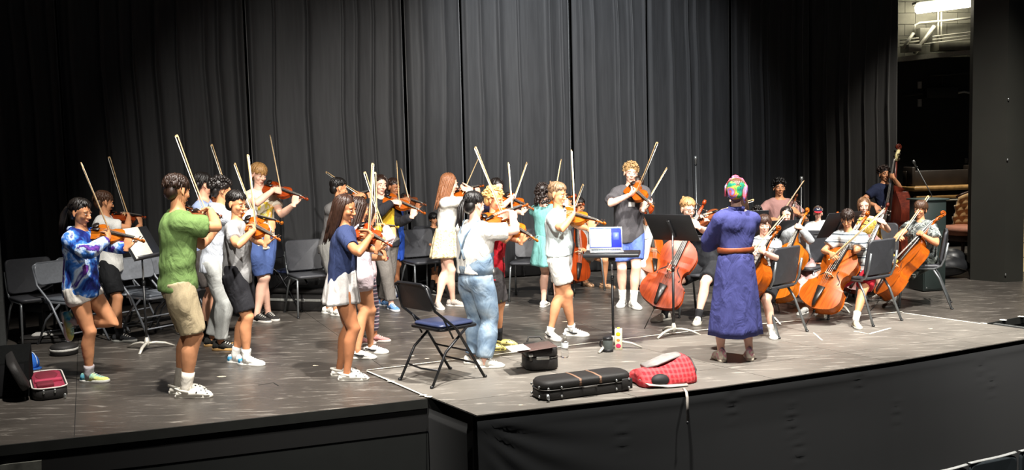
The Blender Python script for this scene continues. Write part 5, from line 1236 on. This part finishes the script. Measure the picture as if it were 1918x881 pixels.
put_chair(ORCH, 995, 560, -100, 'black chair behind the red T-shirt player', g1, 'orchestra_chair')
put_chair(ORCH, 75, 640, -48, 'black chair at the far left behind the piano bench', g1, 'orchestra_chair')
FB = fold_meshes('#1c1d20', M_FPAD)
put_chair(FB, 829, 712, 42, 'empty black folding chair with blue vinyl seat on the thrust corner', None, 'folding_chair')
put_chair(FB, 548, 578, -20, 'black folding chair seen from the side by the blue shorts player', None, 'folding_chair')
FG = fold_meshes('#767a80', M_GREY); g2 = 'grey folding chairs at the left'
put_chair(FG, 138, 642, -30, 'grey folding chair left of the galaxy hoodie player', g2, 'folding_chair')
put_chair(FG, 288, 632, -35, 'grey folding chair directly behind the left music stand', g2, 'folding_chair')
put_chair(FG, 240, 622, -30, 'grey folding chair behind the chevron shorts player', g2, 'folding_chair')
put_chair(FG, 340, 618, -32, 'grey folding chair hidden behind the green T-shirt player', g2, 'folding_chair')
put_chair(FG, 178, 626, -28, 'grey folding chair in the second row at far left', g2, 'folding_chair')
# ---- music stands
M_BASE = mat('stand_base', '#b9b5aa', .4, .3, .08)
def stand_meshes():
    if 'stand' in CH: return CH['stand']
    R = {}; b = MB()
    R['legs'] = []
    for i in range(3):
        a = 2*PI*i/3+.5; c, s = math.cos(a), math.sin(a)
        R['legs'].append(MB().tube([(0, 0, .06), (.08*c, .08*s, .062), (.17*c, .17*s, .045), (.26*c, .26*s, .006)], [(.012, .016), (.012, .017), (.011, .016), (.008, .014)], 8, side=(0, 0, 1)).mesh('leg', M_BASE))
    R['hub'] = MB().tube([(0, 0, .035), (0, 0, .075), (0, 0, .12)], [.026, .026, .014], 12).mesh('hub', M_BASE)
    R['pole'] = MB().tube([(0, 0, .06), (0, 0, .66)], .0125, 10).mesh('pole', BLACK); R['tube'] = MB().tube([(0, 0, .64), (0, 0, 1.0)], .009, 10).mesh('inner_tube', CHROME)
    R['collar'] = MB().tube([(0, 0, .63), (0, 0, .67)], .017, 10).mesh('collar', BLACK)
    b = MB(); b.box((0, 0, .17), (.006, .50, .34), bev=.003); R['desk'] = b.mesh('desk', mat('desk_black', '#1f2023', .42, 0, .1, 20))
    b = MB(); b.box((-.027, 0, .004), (.056, .50, .006)); b.box((-.054, 0, .014), (.004, .50, .02)); R['lip'] = b.mesh('lip', mat('desk_lip', '#3a3a3c', .4, .2))
    b = MB(); b.box((.012, 0, .16), (.02, .03, .22), bev=.004); b.ell((.03, 0, .08), (.016, .016, .016), 10, 7); R['bracket'] = b.mesh('bracket', mat('bracket', '#2a2a2c', .35))
    CH['stand'] = R; return R
def stand(x, y, yaw, h, tilt, label, paper=None, legyaw=0, zcut=1.0):
    """yaw: direction the desk faces (toward the reader); tilt from upright in degrees"""
    R = stand_meshes(); P = fl(x, y); P.z = .0105 if inthrust(P) else 0; o = thing('music_stand', label, 'music stand', yawM(P, yaw), 'music stands')
    for l in R['legs']: part('leg', l, o, Matrix.Rotation(legyaw, 4, 'Z'))
    part('hub', R['hub'], o); part('pole', R['pole'], o); part('collar', R['collar'], o); part('inner_tube', R['tube'], o, Matrix.Translation((0, 0, h-1.0)))
    # desk local: +x behind, reader on -x side -> turn so reader side is along yaw
    DM = Matrix.Translation((0, 0, h-.02)) @ Matrix.Rotation(PI, 4, 'Z') @ Matrix.Rotation(math.radians(tilt), 4, 'Y') @ Matrix.Translation((-.03, 0, -.10))
    d = part('desk', R['desk'], o, DM); part('lip', R['lip'], d); part('bracket', R['bracket'], d)
    if paper:
        for i, (dy, w_, hh, col) in enumerate(paper):
            pm_ = single('sheet_music', MB().box((0, 0, hh/2), (.003+.002*i, w_, hh), bev=.001).mesh('sheet_music', mat('sheet', col, .8)), label.replace('music stand', 'sheet music on the music stand') if i == 0 else 'second page with '+label, 'sheet music', (yawM(P, yaw) @ DM @ Matrix.Translation((-.008-.003*i, dy, .01))))
    return o
stand(1262, 628, 53, 1.0, 38, 'black music stand left of the conductor', [(.03, .40, .29, '#c9c4ba')], .4)
stand(276, 655, -12, .98, 30, 'music stand with pale pages left of the green T-shirt player', [(0.06, .30, .33, '#d6d2c6')], .3)
stand(1570, 580, 118, .88, 34, 'music stand in front of the baseball cap player', [(0, .40, .27, '#bfb9ae')], .2)
stand(1455, 578, 100, .80, 36, 'low music stand beside the striped white T-shirt cellist', None, .2)
stand(1398, 560, 85, .86, 34, 'music stand in the back row behind the conductor', [(0, .36, .25, '#c9c4ba')], .2)
# laptop stand: flat desk
R = stand_meshes(); P = fl(1149, 655); P.z = .0105; LS = yawM(P, 80)
o = thing('laptop_stand', 'black music stand with flat desk carrying the laptop', 'stand', LS)
for l in R['legs']: part('leg', l, o, Matrix.Rotation(.1, 4, 'Z'))
part('hub', R['hub'], o); part('pole', R['pole'], o); part('collar', R['collar'], o); part('inner_tube', R['tube'], o, Matrix.Translation((0, 0, -.10)))
Dz = .865; part('desk', MB().box((0.03, 0, Dz), (.34, .50, .034), bev=.006).mesh('desk', mat('desk_black', '#1f2023', .42, 0, .1, 20)), o); part('bracket', MB().box((0, 0, Dz-.04), (.10, .06, .05), bev=.006).mesh('bracket', BLACK), o)
LB = LS @ Matrix.Translation((.03, .05, Dz+.0185)) @ Matrix.Rotation(.12, 4, 'Z')
lp = thing('laptop', 'open silver laptop on the stand showing a white page with a blue margin', 'laptop', LB); M_AL = mat('aluminium', '#b9bbbd', .3, .7, .03)
part('base', MB().box((0, 0, .008), (.215, .305, .015), bev=.004).mesh('base', M_AL), lp)
kb = part('keyboard', MB().box((.03, 0, .0165), (.10, .27, .002)).mesh('keyboard', mat('kb_well', '#6f7275', .5)), lp)
key = MB().box((0, 0, 0), (.016, .0165, .003), bev=.001).mesh('key', mat('key', '#35373a', .5))
for i in range(5):
    for j in range(13): part('key', key, kb, Matrix.Translation((-.008+.0192*i, -.122+.0203*j, .0187)))
part('trackpad', MB().box((-.065, 0, .0163), (.07, .11, .001)).mesh('trackpad', mat('trackpad', '#a9abad', .35, .5)), lp)
SM = Matrix.Translation((.108, 0, .014)) @ Matrix.Rotation(.30, 4, 'Y')
sc = part('screen', MB().box((.003, 0, .105), (.006, .305, .21), bev=.003).mesh('screen', M_AL), lp, SM)
part('display', MB().box((-.0012, 0, .108), (.002, .288, .185)).mesh('display', mat('lcd_blue', '#2a33b8', .3, emit=1.1)), sc)
part('page', MB().box((-.003, .045, .105), (.0015, .190, .168)).mesh('page', mat('lcd_page', '#c6ecf5', .3, emit=1.0)), sc)
part('toolbar', MB().box((-.003, 0, .195), (.0016, .286, .010)).mesh('toolbar', mat('lcd_bar', '#4a5fc4', .3, emit=.7)), sc)
part('dialog', MB().box((-.003, -.095, .12), (.0016, .05, .07)).mesh('dialog', mat('lcd_dlg', '#4f5fe0', .3, emit=1.0)), sc)
# drink can, carton and bottle at the laptop stand and behind the bag
P = fl(1139, 661); P.z = .0105; t = thing('thermal_mug', 'dark grey lidded mug standing by the laptop stand base', 'mug', yawM(P, 150)); pr = [(0, .0), (.042, .0), (.045, .01), (.047, .10), (.044, .108)]
def lathe(pr, n=18): return MB().loft([[V(r*math.cos(2*PI*j/n), r*math.sin(2*PI*j/n), z) for j in range(n)] for r, z in pr if r > 0])
part('body', lathe([(.042, 0), (.046, .008), (.047, .105), (.045, .112)]).mesh('body', mat('mug', '#4b5250', .4)), t); part('lid', lathe([(.048, .110), (.048, .128), (.04, .134), (.02, .134)]).mesh('lid', BLACK), t); part('base_ring', lathe([(.046, .0), (.049, .004), (.049, .02), (.047, .024)]).mesh('base_ring', BLACK), t); part('handle', MB().tube([(.045, 0, .095), (.075, 0, .09), (.08, 0, .05), (.047, 0, .025)], .007, 8).mesh('handle', BLACK), t)
P = fl(1159, 657); P.z = .0105; t = thing('juice_carton', 'tall pale carton with yellow and pink fruit pictures beside the mug', 'carton', yawM(P, 78))
part('body', MB().box((0, 0, .095), (.06, .062, .19), bev=.003).mesh('body', mat('carton', '#e6dcb8', .5)), t); part('cap', lathe([(.012, .188), (.012, .2), (.009, .203)]).mesh('cap', mat('carton_cap', '#d9c93a', .5)), t)
for nm, c, zz, r in (('lemon_picture', '#e6c21f', .145, .022), ('orange_picture', '#dd7a3a', .09, .016), ('berry_picture', '#d62f5a', .038, .024)): part(nm, MB().ell((-.030, 0, zz), (.0022, r, r*.85), 14, 8).mesh(nm, mat(nm, c, .5)), t)
P = fl(1058, 672); P.z = .0105; t = thing('water_bottle', 'clear plastic water bottle behind the black instrument bag', 'bottle', yawM(P, 0)); m, nt, b = newmat('clear_plastic'); b.inputs['Transmission Weight'].default_value = 1; b.inputs['Roughness'].default_value = .06; b.inputs['IOR'].default_value = 1.2; b.inputs['Base Color'].default_value = (.95, .97, .98, 1)
part('body', lathe([(.026, 0), (.032, .006), (.031, .03), (.033, .05), (.030, .075), (.033, .09), (.033, .13), (.026, .16), (.012, .185), (.012, .2)]).mesh('body', m), t); part('cap', lathe([(.014, .198), (.0145, .215), (.012, .217)]).mesh('cap', mat('cap_white', '#dfe3e4', .4)), t); part('label_band', lathe([(.0335, .088), (.0337, .09), (.0337, .128), (.0335, .13)]).mesh('label_band', mat('bottle_label', '#c9cfcf', .5)), t)
# ---- cases and bags
M_CASE = mat('case_cloth', '#1d1b1a', .65, 0, .15, 90, .15); M_ZIP = mat('zip', '#3a3733', .5)
def box_case(name, label, P, yaw, L, W, Hh, taper=.0, m=M_CASE):
    t = thing(name, label, 'case', yawM(P, yaw)); o = rrect(L, W, min(W*.35, .09), 6)
    part('shell', MB().slab(o, 0.008, Hh*.55, bev=.008).mesh('shell', m), t); ld = part('lid', MB().slab(rrect(L*.995, W*.99, min(W*.35, .09), 6), Hh*.56, Hh, bev=.018).mesh('lid', m), t)
    part('zipper', MB().slab(rrect(L+.006, W+.006, min(W*.36, .09), 6), Hh*.54, Hh*.57).mesh('zipper', M_ZIP), t); return t, ld
a_, b_ = fl(1020, 757), fl(1186, 735); a_.z = b_.z = .0105; dirv = (b_-a_); yw = math.degrees(math.atan2(dirv.y, dirv.x)); wv = V(-dirv.y, dirv.x, 0).normalized()
t, ld = box_case('violin_case', 'long black oblong violin case lying along the thrust front edge', (a_+b_)/2+wv*.13, yw, dirv.length*1.03, .25, .14)
L = dirv.length*1.03
for i, x in enumerate((-.09, .13)): part('trim_band', MB().tube([(x*L, -.125, .09), (x*L, -.12, .138), (x*L, 0, .1425), (x*L, .12, .138), (x*L, .125, .09)], [(.003, .012)]*5, 6, side=(0, 0, 1)).mesh('trim_band', mat('tan_strip', '#8a6a55', .6)), ld)
kn = MB().ell((0, 0, 0), (.010, .008, .010), 8, 6).mesh('stud', CHROME)
for x in (-.44, -.30, .30, .44):
    for z in (.03, .095): part('stud', kn, t, Matrix.Translation((x*L, -.130, z)))
for y in (-.07, .07):
    for z in (.03, .10): part('stud', kn, t, Matrix.Translation((-L*.503, y, z)))
part('strap_clip', MB().tube([(-L*.46, -.135, .06), (-L*.465, -.15, .03), (-L*.45, -.15, .012), (-L*.44, -.14, .03), (-L*.45, -.135, .055)], .006, 6).mesh('strap_clip', CHROME), t); part('pocket', MB().box((L*.42, -.127, .06), (.09, .012, .08), bev=.005).mesh('pocket', M_CASE), t)
part('handle', MB().tube([(-.06, -.130, .075), (-.05, -.150, .078), (.05, -.150, .078), (.06, -.130, .075)], .008, 8).mesh('handle', M_ZIP), t)
# open-topped small bag with a folder on it
P = fl(1011, 690); P.z = .0105; t, ld = box_case('instrument_bag', 'small black bag with silver handle plate, a folder lying on top', P, 98, .34, .28, .19)
part('front_plate', MB().box((-.172, 0, .11), (.008, .11, .028), bev=.004).mesh('front_plate', mat('plate_silver', '#a9a9a4', .35, .5)), t); part('strap', MB().tube([(-.172, .10, .09), (-.14, .10, .192), (0, .03, .203), (.12, -.06, .198), (.17, -.11, .12)], [(.003, .014)]*5, 6, side=(0, 0, 1)).mesh('strap', M_ZIP), t)
part('buckle', MB().box((-.174, .10, .14), (.012, .035, .03), bev=.003).mesh('buckle', CHROME), t); part('loop_handle', MB().tube([(.16, .08, .18), (.2, .06, .22), (.2, -.04, .22), (.16, -.07, .18)], .009, 8).mesh('loop_handle', M_CASE), t)
fo = fl(1000, 652, .205); single('paper_folder', MB().box((0, 0, 0), (.33, .26, .006), Matrix.Rotation(-.08, 3, 'Y'), bev=.002).mesh('paper_folder', [mat('folder', '#54403c', .5)]), 'dark maroon folder lying across the small black bag', 'folder', yawM(fo+V(0, 0, .008), 15))
fo = fl(974, 656, .205); single('paper_sheet', MB().box((0, 0, 0), (.16, .24, .002), Matrix.Rotation(-.06, 3, 'Y')).mesh('paper_sheet', mat('sheet', '#d9d5cc', .8)), 'white sheet sticking out of the maroon folder', 'paper', yawM(fo+V(-.02, 0, .018), 15))
# red backpack
a_ = fl(1247, 728); a_.z = .0105; t = thing('backpack', 'red and grey plaid backpack lying flat at the thrust edge', 'backpack', yawM(a_+V(0, .19, 0), 20))
b = MB(); b.loft([[V(x, y*wd, .008+max(0, z)*hh) for y, z in [(math.cos(q)*1.0, math.sin(q)) for q in np.linspace(0, 2*PI, 20, endpoint=False)]] for x, wd, hh in ((-.24, .10, .08), (-.22, .15, .12), (-.10, .18, .14), (.04, .19, .19), (.16, .18, .20), (.22, .15, .17), (.245, .09, .10))])
v, f, nn = remesh(b, .012, 3); v = wrinkle(v, nn, .010, 22, 5); v[:, 2] = np.maximum(v[:, 2], .002); part('body', mkmesh('body', v, f, pattern('plaid_red')), t)
b = MB(); b.loft([[V(x, y*wd, hh+.02*z) for y, z in [(math.cos(q), math.sin(q)) for q in np.linspace(0, 2*PI, 14, endpoint=False)]] for x, wd, hh in ((-.16, .06, .135), (-.08, .08, .15), (.05, .085, .19), (.14, .06, .20))]); part('front_panel', b.mesh('front_panel', mat('grey_nylon', '#8a8582', .6, 0, .2, 20)), t)
for s in (-1, 1): part('shoulder_strap', MB().tube([(-.23, s*.09, .06), (-.20, s*.17, .03), (-.05, -.20+.02*s, .014), (.1, -.215+.01*s, .012)], [(.004, .02)]*4, 6, side=(0, 0, 1)).mesh('shoulder_strap', mat('strap_pale', '#a9a29a', .6)), t)
part('mesh_pocket', MB().ell((-.1, -.15, .05), (.08, .05, .05), 14, 8).mesh('mesh_pocket', mat('black_mesh', '#1a1a1b', .7)), t)
part('piping', MB().tube([(.2, -.16, .02), (.225, -.13, .10), (.225, -.05, .17), (.22, .05, .18), (.22, .14, .1)], .008, 6).mesh('piping', mat('piping_dark', '#2a1a1c', .6)), t)
s0_ = fl(1285, 737); part('dangling_strap', MB().tube([t.matrix_world.inverted() @ Vector(p) for p in (s0_+V(0, .1, .015), s0_+V(0, -.02, .012), s0_+V(0.0, -.05, -.02), s0_+V(0, -.058, -.20))], [(.011, .003)]*4, 6, side=(1, 0, 0)).mesh('dangling_strap', mat('strap_pale', '#a9a29a', .6)), t)
part('strap_tip', MB().ell(t.matrix_world.inverted() @ (s0_+V(0, -.058, -.21)), (.012, .008, .014), 8, 6).mesh('strap_tip', BLACK), t)
# ---- far left cluster
P = fl(62, 632); P.z = 0; t = thing('piano_bench', 'black tufted piano bench at the far left', 'bench', yawM(P, -14)); M_LEA = mat('black_leather', '#151516', .3, 0, .15, 10, .1)
b = MB(); b.slab(rrect(.56, .36, .04, 4), .38, .47, bev=.02); part('cushion', b.mesh('cushion', M_LEA), t); part('apron', MB().box((0, 0, .34), (.54, .34, .09), bev=.005).mesh('apron', BLACK), t)
for x in (-.24, .24):
    for y in (-.14, .14): part('leg', MB().box((x, y, .16), (.05, .05, .32), bev=.004).mesh('leg', BLACK), t)
for x in (-.14, 0, .14):
    for y in (-.07, .07): part('button', MB().ell((x, y, .472), (.012, .012, .006), 8, 5).mesh('button', M_LEA), t)
P = fl(6, 745); P.z = 0; t = thing('stage_monitor', 'black wedge loudspeaker at the far left edge of the stage', 'loudspeaker', yawM(P+V(-.16, .12, 0), 20))
b = MB(); b.loft([[V(x, -.22, 0), V(x, .22, 0), V(x, .16, .36), V(x, -.10, .26)] for x in (-.3, .3)]); part('cabinet', b.mesh('cabinet', mat('speaker_black', '#0c0d0d', .95, 0, .2, 60, .1, .1), False), t); part('grille', MB().box((0, -.165, .13), (.54, .012, .25), Matrix.Rotation(-.43, 3, 'X'), bev=.004).mesh('grille', mat('grille', '#0c0c0d', .9, spec=.1)), t)
# open violin case with red lining
a_, b_ = fl(96, 750), fl(78, 694); a_.z = b_.z = 0; dv = b_-a_; yw = math.degrees(math.atan2(dv.y, dv.x)); L = .74
t = thing('open_violin_case', 'open violin case with crimson lining beside the black loudspeaker', 'case', yawM(a_+dv.normalized()*(L/2), yw))
o = rrect(L, .25, .09, 6); part('shell', MB().slab(o, .006, .09, bev=.008).mesh('shell', M_CASE), t); part('lining', MB().slab(rrect(L-.03, .22, .08, 6), .085, .096, bev=.003).mesh('lining', mat('crimson', '#8a1f3a', .8, 0, .2, 30, .2)), t)
part('neck_rest', MB().box((-.12, 0, .107), (.05, .2, .03), bev=.008).mesh('neck_rest', mat('crimson_light', '#a8324e', .8)), t); part('accessory_box', MB().box((-.26, .03, .107), (.13, .12, .03), bev=.006).mesh('accessory_box', mat('crimson_dark', '#6b1528', .8)), t)
part('violin_bed', MB().slab([(.16+.17*math.cos(q), .085*math.sin(q)) for q in np.linspace(0, 2*PI, 16, endpoint=False)], .094, .1, bev=.002).mesh('violin_bed', mat('crimson_dark', '#6b1528', .8)), t)
part('rim', MB().tube([(x, y, .095) for x, y in o+[o[0]]], .006, 6).mesh('rim', mat('white_piping', '#cfc9c2', .6)), t)
b = MB(); b.slab(rrect(L, .25, .09, 6), 0, .06, Matrix.Translation((0, .135, .10)) @ Matrix.Rotation(-2.0, 4, 'X') @ Matrix.Translation((0, -.125, 0)), bev=.012); part('lid', b.mesh('lid', M_CASE), t)
for x, y in ((-.376, -.03), (-.376, .05), (-.2, -.128), (.1, -.128)): part('latch', MB().box((x, y, .07), (.014, .014, .03), bev=.003).mesh('latch', CHROME), t)
part('hanging_clip', MB().ell((-.385, -.10, .025), (.014, .014, .02), 8, 6).mesh('hanging_clip', CHROME), t)
# blue cap (ball shaped helmet) on the case
P = fl(50, 692); P.z = -.028; t = thing('cap', 'bright blue cap with pale stripes resting on the open case', 'cap', yawM(P+V(0, .05, -.0), -40)); b = MB(); b.ell((0, 0, .07), (.095, .085, .095), 18, 12); b.v = [(x, y, max(z, .03)) for x, y, z in b.v]; part('crown', b.mesh('crown', cloth('#2a62b8')), t)
for s in (-1, 1): part('stripe', MB().tube([(.097*math.sin(a), s*.03, .07+.097*math.cos(a)) for a in np.linspace(-.3, 1.6, 8)], .004, 6).mesh('stripe', cloth('#b9c9dd')), t)
part('brim', MB().slab([(.06+.09*math.cos(a), .075*math.sin(a)) for a in np.linspace(-PI/2, PI/2, 10)]+[(.03, .075), (.03, -.075)], .028, .036).mesh('brim', cloth('#23559f')), t)
# round dark case with white band, folded white cloth
P = fl(112, 668); P.z = 0; t = thing('round_case', 'round black case with a white band near the galaxy hoodie player', 'case', yawM(P+V(0, .1, 0), 0)); part('body', lathe([(.11, 0), (.125, .01), (.125, .08), (.11, .095), (.03, .115)], 24).mesh('body', M_CASE), t); part('band', lathe([(.1255, .042), (.128, .045), (.128, .06), (.1255, .063)], 24).mesh('band', mat('white_band', '#b9b8b2', .6)), t); part('handle', MB().tube([(-.03, 0, .11), (-.02, 0, .13), (.02, 0, .13), (.03, 0, .11)], .006, 6).mesh('handle', BLACK), t)
P = fl(98, 640); b = MB(); b.box((0, 0, .08), (.36, .14, .03), bev=.01); v, f, nn = remesh(b, .012, 2); v = wrinkle(v, nn, .006, 30, 8); single('folded_cloth', mkmesh('folded_cloth', v, f, cloth('#b4b3ae')), 'folded white cloth lying on the black case at far left', 'cloth', yawM(P+V(0, 0, 0), 10))
t, ld = box_case('instrument_case', 'low black case under the folded white cloth at far left', V(P.x-.06, P.y, 0), 10, .5, .26, .075)
# black case with white strip behind the chair
a_, b_ = fl(518, 588), fl(628, 590); dv = b_-a_; wv = V(-dv.y, dv.x, 0).normalized(); yw = math.degrees(math.atan2(dv.y, dv.x)); t = thing('equipment_case', 'long black case with a pale metal band behind the chair by the curtain', 'case', yawM((a_+b_)/2+wv*.35, yw)); L = dv.length*1.5
part('shell', MB().box((0, 0, .10), (L, .34, .20), bev=.02).mesh('shell', M_CASE), t); part('lid', MB().box((0, 0, .24), (L, .34, .06), bev=.02).mesh('lid', M_CASE), t); part('band', MB().box((0, -.172, .135), (L, .012, .03), bev=.003).mesh('band', mat('alu_band', '#b9bab4', .4, .4)), t)
for x in (-.3, -.1, .12, .3): part('latch', MB().box((x*L, -.18, .135), (.035, .012, .045), bev=.003).mesh('latch', CHROME), t)
# ---- mic stands
def mic(px, pts, label, far_d):
    P = [at(x, y, far_d) for x, y in px]; g = V(P[0].x, P[0].y, 0); t = thing('microphone_stand', label, 'microphone stand', g)
    part('pole', MB().tube([V(0, 0, .01)]+[p-g for p in P], .008, 8).mesh('pole', mat('mic_pole', '#8a8c8c', .35, .6)), t); part('base', lathe([(.13, 0), (.13, .012), (.02, .025)]).mesh('base', BLACK), t)
    q = P[-1]-g; d = (P[-1]-P[-2]).normalized(); part('microphone', MB().tube([q-d*.02, q+d*.05, q+d*.06, q+d*.10], [.012, .014, .024, .018], 10).mesh('microphone', mat('mic_head', '#9a9c9a', .35, .7)), t); part('clip', MB().ell(q-d*.02, (.018,)*3, 8, 6).mesh('clip', BLACK), t)
mic([(1500, 470), (1501, 345)], None, 'upright microphone stand behind the pink T-shirt player', 13.6)
mic([(1746, 480), (1745, 365), (1716, 312)], None, 'bent boom microphone stand beside the double bass', 14.8)
mic([(1306, 470), (1303, 306)], None, 'thin microphone stand above the cellist with glasses', 14.2)
# ---- right wing furniture
P = fl(1750, 548); P.z = 0; t = thing('road_case', 'tall dark green-black cabinet behind the camouflage T-shirt cellist', 'cabinet', yawM(P+V(.0, .22, 0), 12)); M_RC = mat('cabinet_green', '#1f2927', .5, 0, .1, 10)
part('body', MB().box((0, 0, .555), (.30, .30, 1.09), bev=.008).mesh('body', M_RC), t); part('top', MB().box((0, 0, 1.11), (.36, .34, .02), bev=.004).mesh('top', mat('cabinet_top', '#3a4542', .45)), t)
for z in (.38,): part('panel', MB().box((0, -.152, z), (.28, .012, .7), bev=.003).mesh('panel', M_RC), t)
for x in (-.11, .11):
    for z in (.05, .66): part('screw', MB().ell((x, -.160, z), (.008, .004, .008), 8, 5).mesh('screw', CHROME), t)
# upright piano
Pp = at(1762, 420, 17.2); Pp.z = 0; t = thing('upright_piano', 'old wooden upright piano behind the double bass', 'piano', yawM(Pp, 8)); M_PW = mat('piano_wood', '#a8824e', .4, 0, .25, 12); M_PD = mat('piano_dark', '#2a221b', .5, 0, .2, 8)
part('case', MB().box((0, .25, .48), (1.3, .5, .96), bev=.01).mesh('case', M_PD), t); part('upper_panel', MB().box((0, .12, 1.12), (1.2, .12, .34), bev=.01).mesh('upper_panel', M_PD), t); part('lid', MB().box((0, .02, 1.0), (1.3, .62, .07), bev=.012).mesh('lid', M_PW), t); part('fallboard', MB().box((0, -.22, .86), (1.2, .1, .05), bev=.008).mesh('fallboard', M_PW), t); part('keyboard', MB().box((0, -.24, .80), (1.15, .16, .03)).mesh('keyboard', mat('ivory', '#8f897a', .4)), t)
for x in (-.55, .55): part('cheek', MB().box((x, .05, 1.15), (.06, .3, .42), bev=.01).mesh('cheek', M_PD), t); part('leg', MB().box((x, -.2, .4), (.09, .09, .8), bev=.01).mesh('leg', M_PD), t)
# tufted armchair
Pc = at(1806, 430, 15.6); Pc.z = 0; t = thing('armchair', 'tan button-tufted armchair with rust seat behind the pillar', 'armchair', yawM(Pc, 200)); M_TAN = mat('tan_velvet', '#b08d5c', .7, 0, .2, 14, .1, .3, .4); M_RUST = mat('rust_velvet', '#a8694e', .7, 0, .2, 14, .1, .3, .4)
b = MB(); nI, nJ = 30, 20; vs = []; fs = []
for j in range(nJ):
    for i in range(nI):
        u, v_ = i/(nI-1)*2-1, j/(nJ-1); an = u*1.35; tuft = .022*abs(math.sin(4*PI*u+(PI/2 if int(v_*5) % 2 else 0)))*abs(math.sin(5*PI*v_)); r = .36-tuft*0; wz_ = .46+.56*v_*(1-.22*u*u); vs.append((-.05-(r-tuft)*math.cos(an)-.10*v_, (r-tuft)*math.sin(an)*1.05, wz_))
for j in range(nJ-1):
    for i in range(nI-1): q = j*nI+i; fs.append((q, q+1, q+nI+1, q+nI))
o = part('backrest', b.add(vs, fs).mesh('backrest', M_TAN), t); md = o.modifiers.new('thickness', 'SOLIDIFY'); md.thickness = .07; md.offset = -1
part('back_frame', MB().tube([(-.05-.40*math.cos(u*1.35)-.10, .40*math.sin(u*1.35)*1.05, 1.03-.13*u*u) for u in np.linspace(-1, 1, 15)], .022, 8).mesh('back_frame', mat('dark_wood', '#3a2015', .4)), t)
part('seat', MB().slab(rrect(.62, .66, .12, 6), .34, .48, Matrix.Translation((.02, 0, 0)), bev=.04).mesh('seat', M_RUST), t); part('seat_rail', MB().slab(rrect(.62, .66, .12, 6), .27, .35, Matrix.Translation((.02, 0, 0)), bev=.01).mesh('seat_rail', mat('dark_wood', '#3a2015', .4)), t)
for x in (-.22, .27):
    for y in (-.26, .26): part('leg', MB().tube([(x, y, .28), (x*1.05, y*1.05, .14), (x*1.15, y*1.12, .0)], [.03, .022, .015], 8).mesh('leg', mat('dark_wood', '#3a2015', .4)), t)
# black gig bag heap
P = fl(1757, 520); P.z = 0; b = MB(); b.ell((0, 0, .14), (.42, .25, .15), 20, 12); b.ell((-.12, .02, .26), (.22, .18, .12), 16, 10); b.ell((.22, .05, .25), (.18, .16, .14), 16, 10); b.v = [(x, y, max(z, .01)) for x, y, z in b.v]
v, f, nn = remesh(b, .016, 4); v = wrinkle(v, nn, .014, 14, 21); v[:, 2] = np.maximum(v[:, 2], .003); t = thing('gig_bag', 'crumpled black gig bag lying on the floor by the pillar', 'bag', yawM(P, 5)); part('shell', mkmesh('shell', v, f, mat('nylon_black', '#202123', .4, 0, .2, 20)), t); part('strap', MB().tube([(-.3, -.22, .12), (-.1, -.27, .2), (.1, -.26, .16), (.3, -.2, .1)], [(.004, .02)]*4, 6, side=(0, 0, 1)).mesh('strap', M_ZIP), t)
# ---- audience seat backs at the lower right
M_ST = mat('seat_shell', '#3d4448', .4, 0, .06, 10); M_EDGE = mat('seat_edge', '#c9ccca', .35)
for i, (x, y, lab) in enumerate(((1762, 882, 'audience seat back lowest at the bottom edge'), (1856, 858, 'middle audience seat back with a pale top edge'), (1948, 836, 'audience seat back cut off at the lower right corner'))):
    P = fl(x, y, -.76); t = thing('audience_seat', lab, 'seat', yawM(V(P.x, P.y, P.z), 24+90), 'audience seats'); W_ = .50
    b = arc_slab(.53, .70, .03, -.02, .05); b.v = [(x_, y_, z_-.36) for x_, y_, z_ in b.v]; part('backrest', b.mesh('backrest', M_ST), t)
    part('top_edge', MB().tube([(-.02*((yy/.265)**2), yy, -.008+.022*(yy/.265)**2*(1 if yy < 0 else .3)) for yy in np.linspace(-.26, .26, 13)], [(.018, .009)]*13, 8, side=(1, 0, 0)).mesh('top_edge', M_EDGE), t)
    part('seat_pan', MB().box((.2, 0, -.55), (.4, .42, .08), bev=.03).mesh('seat_pan', M_ST), t)
    part('pedestal', MB().box((.05, 0, -.80), (.06, .3, .40), bev=.01).mesh('pedestal', BLACK), t)
bpy.data.scenes.remove(TMP)
bpy.context.view_layer.update()
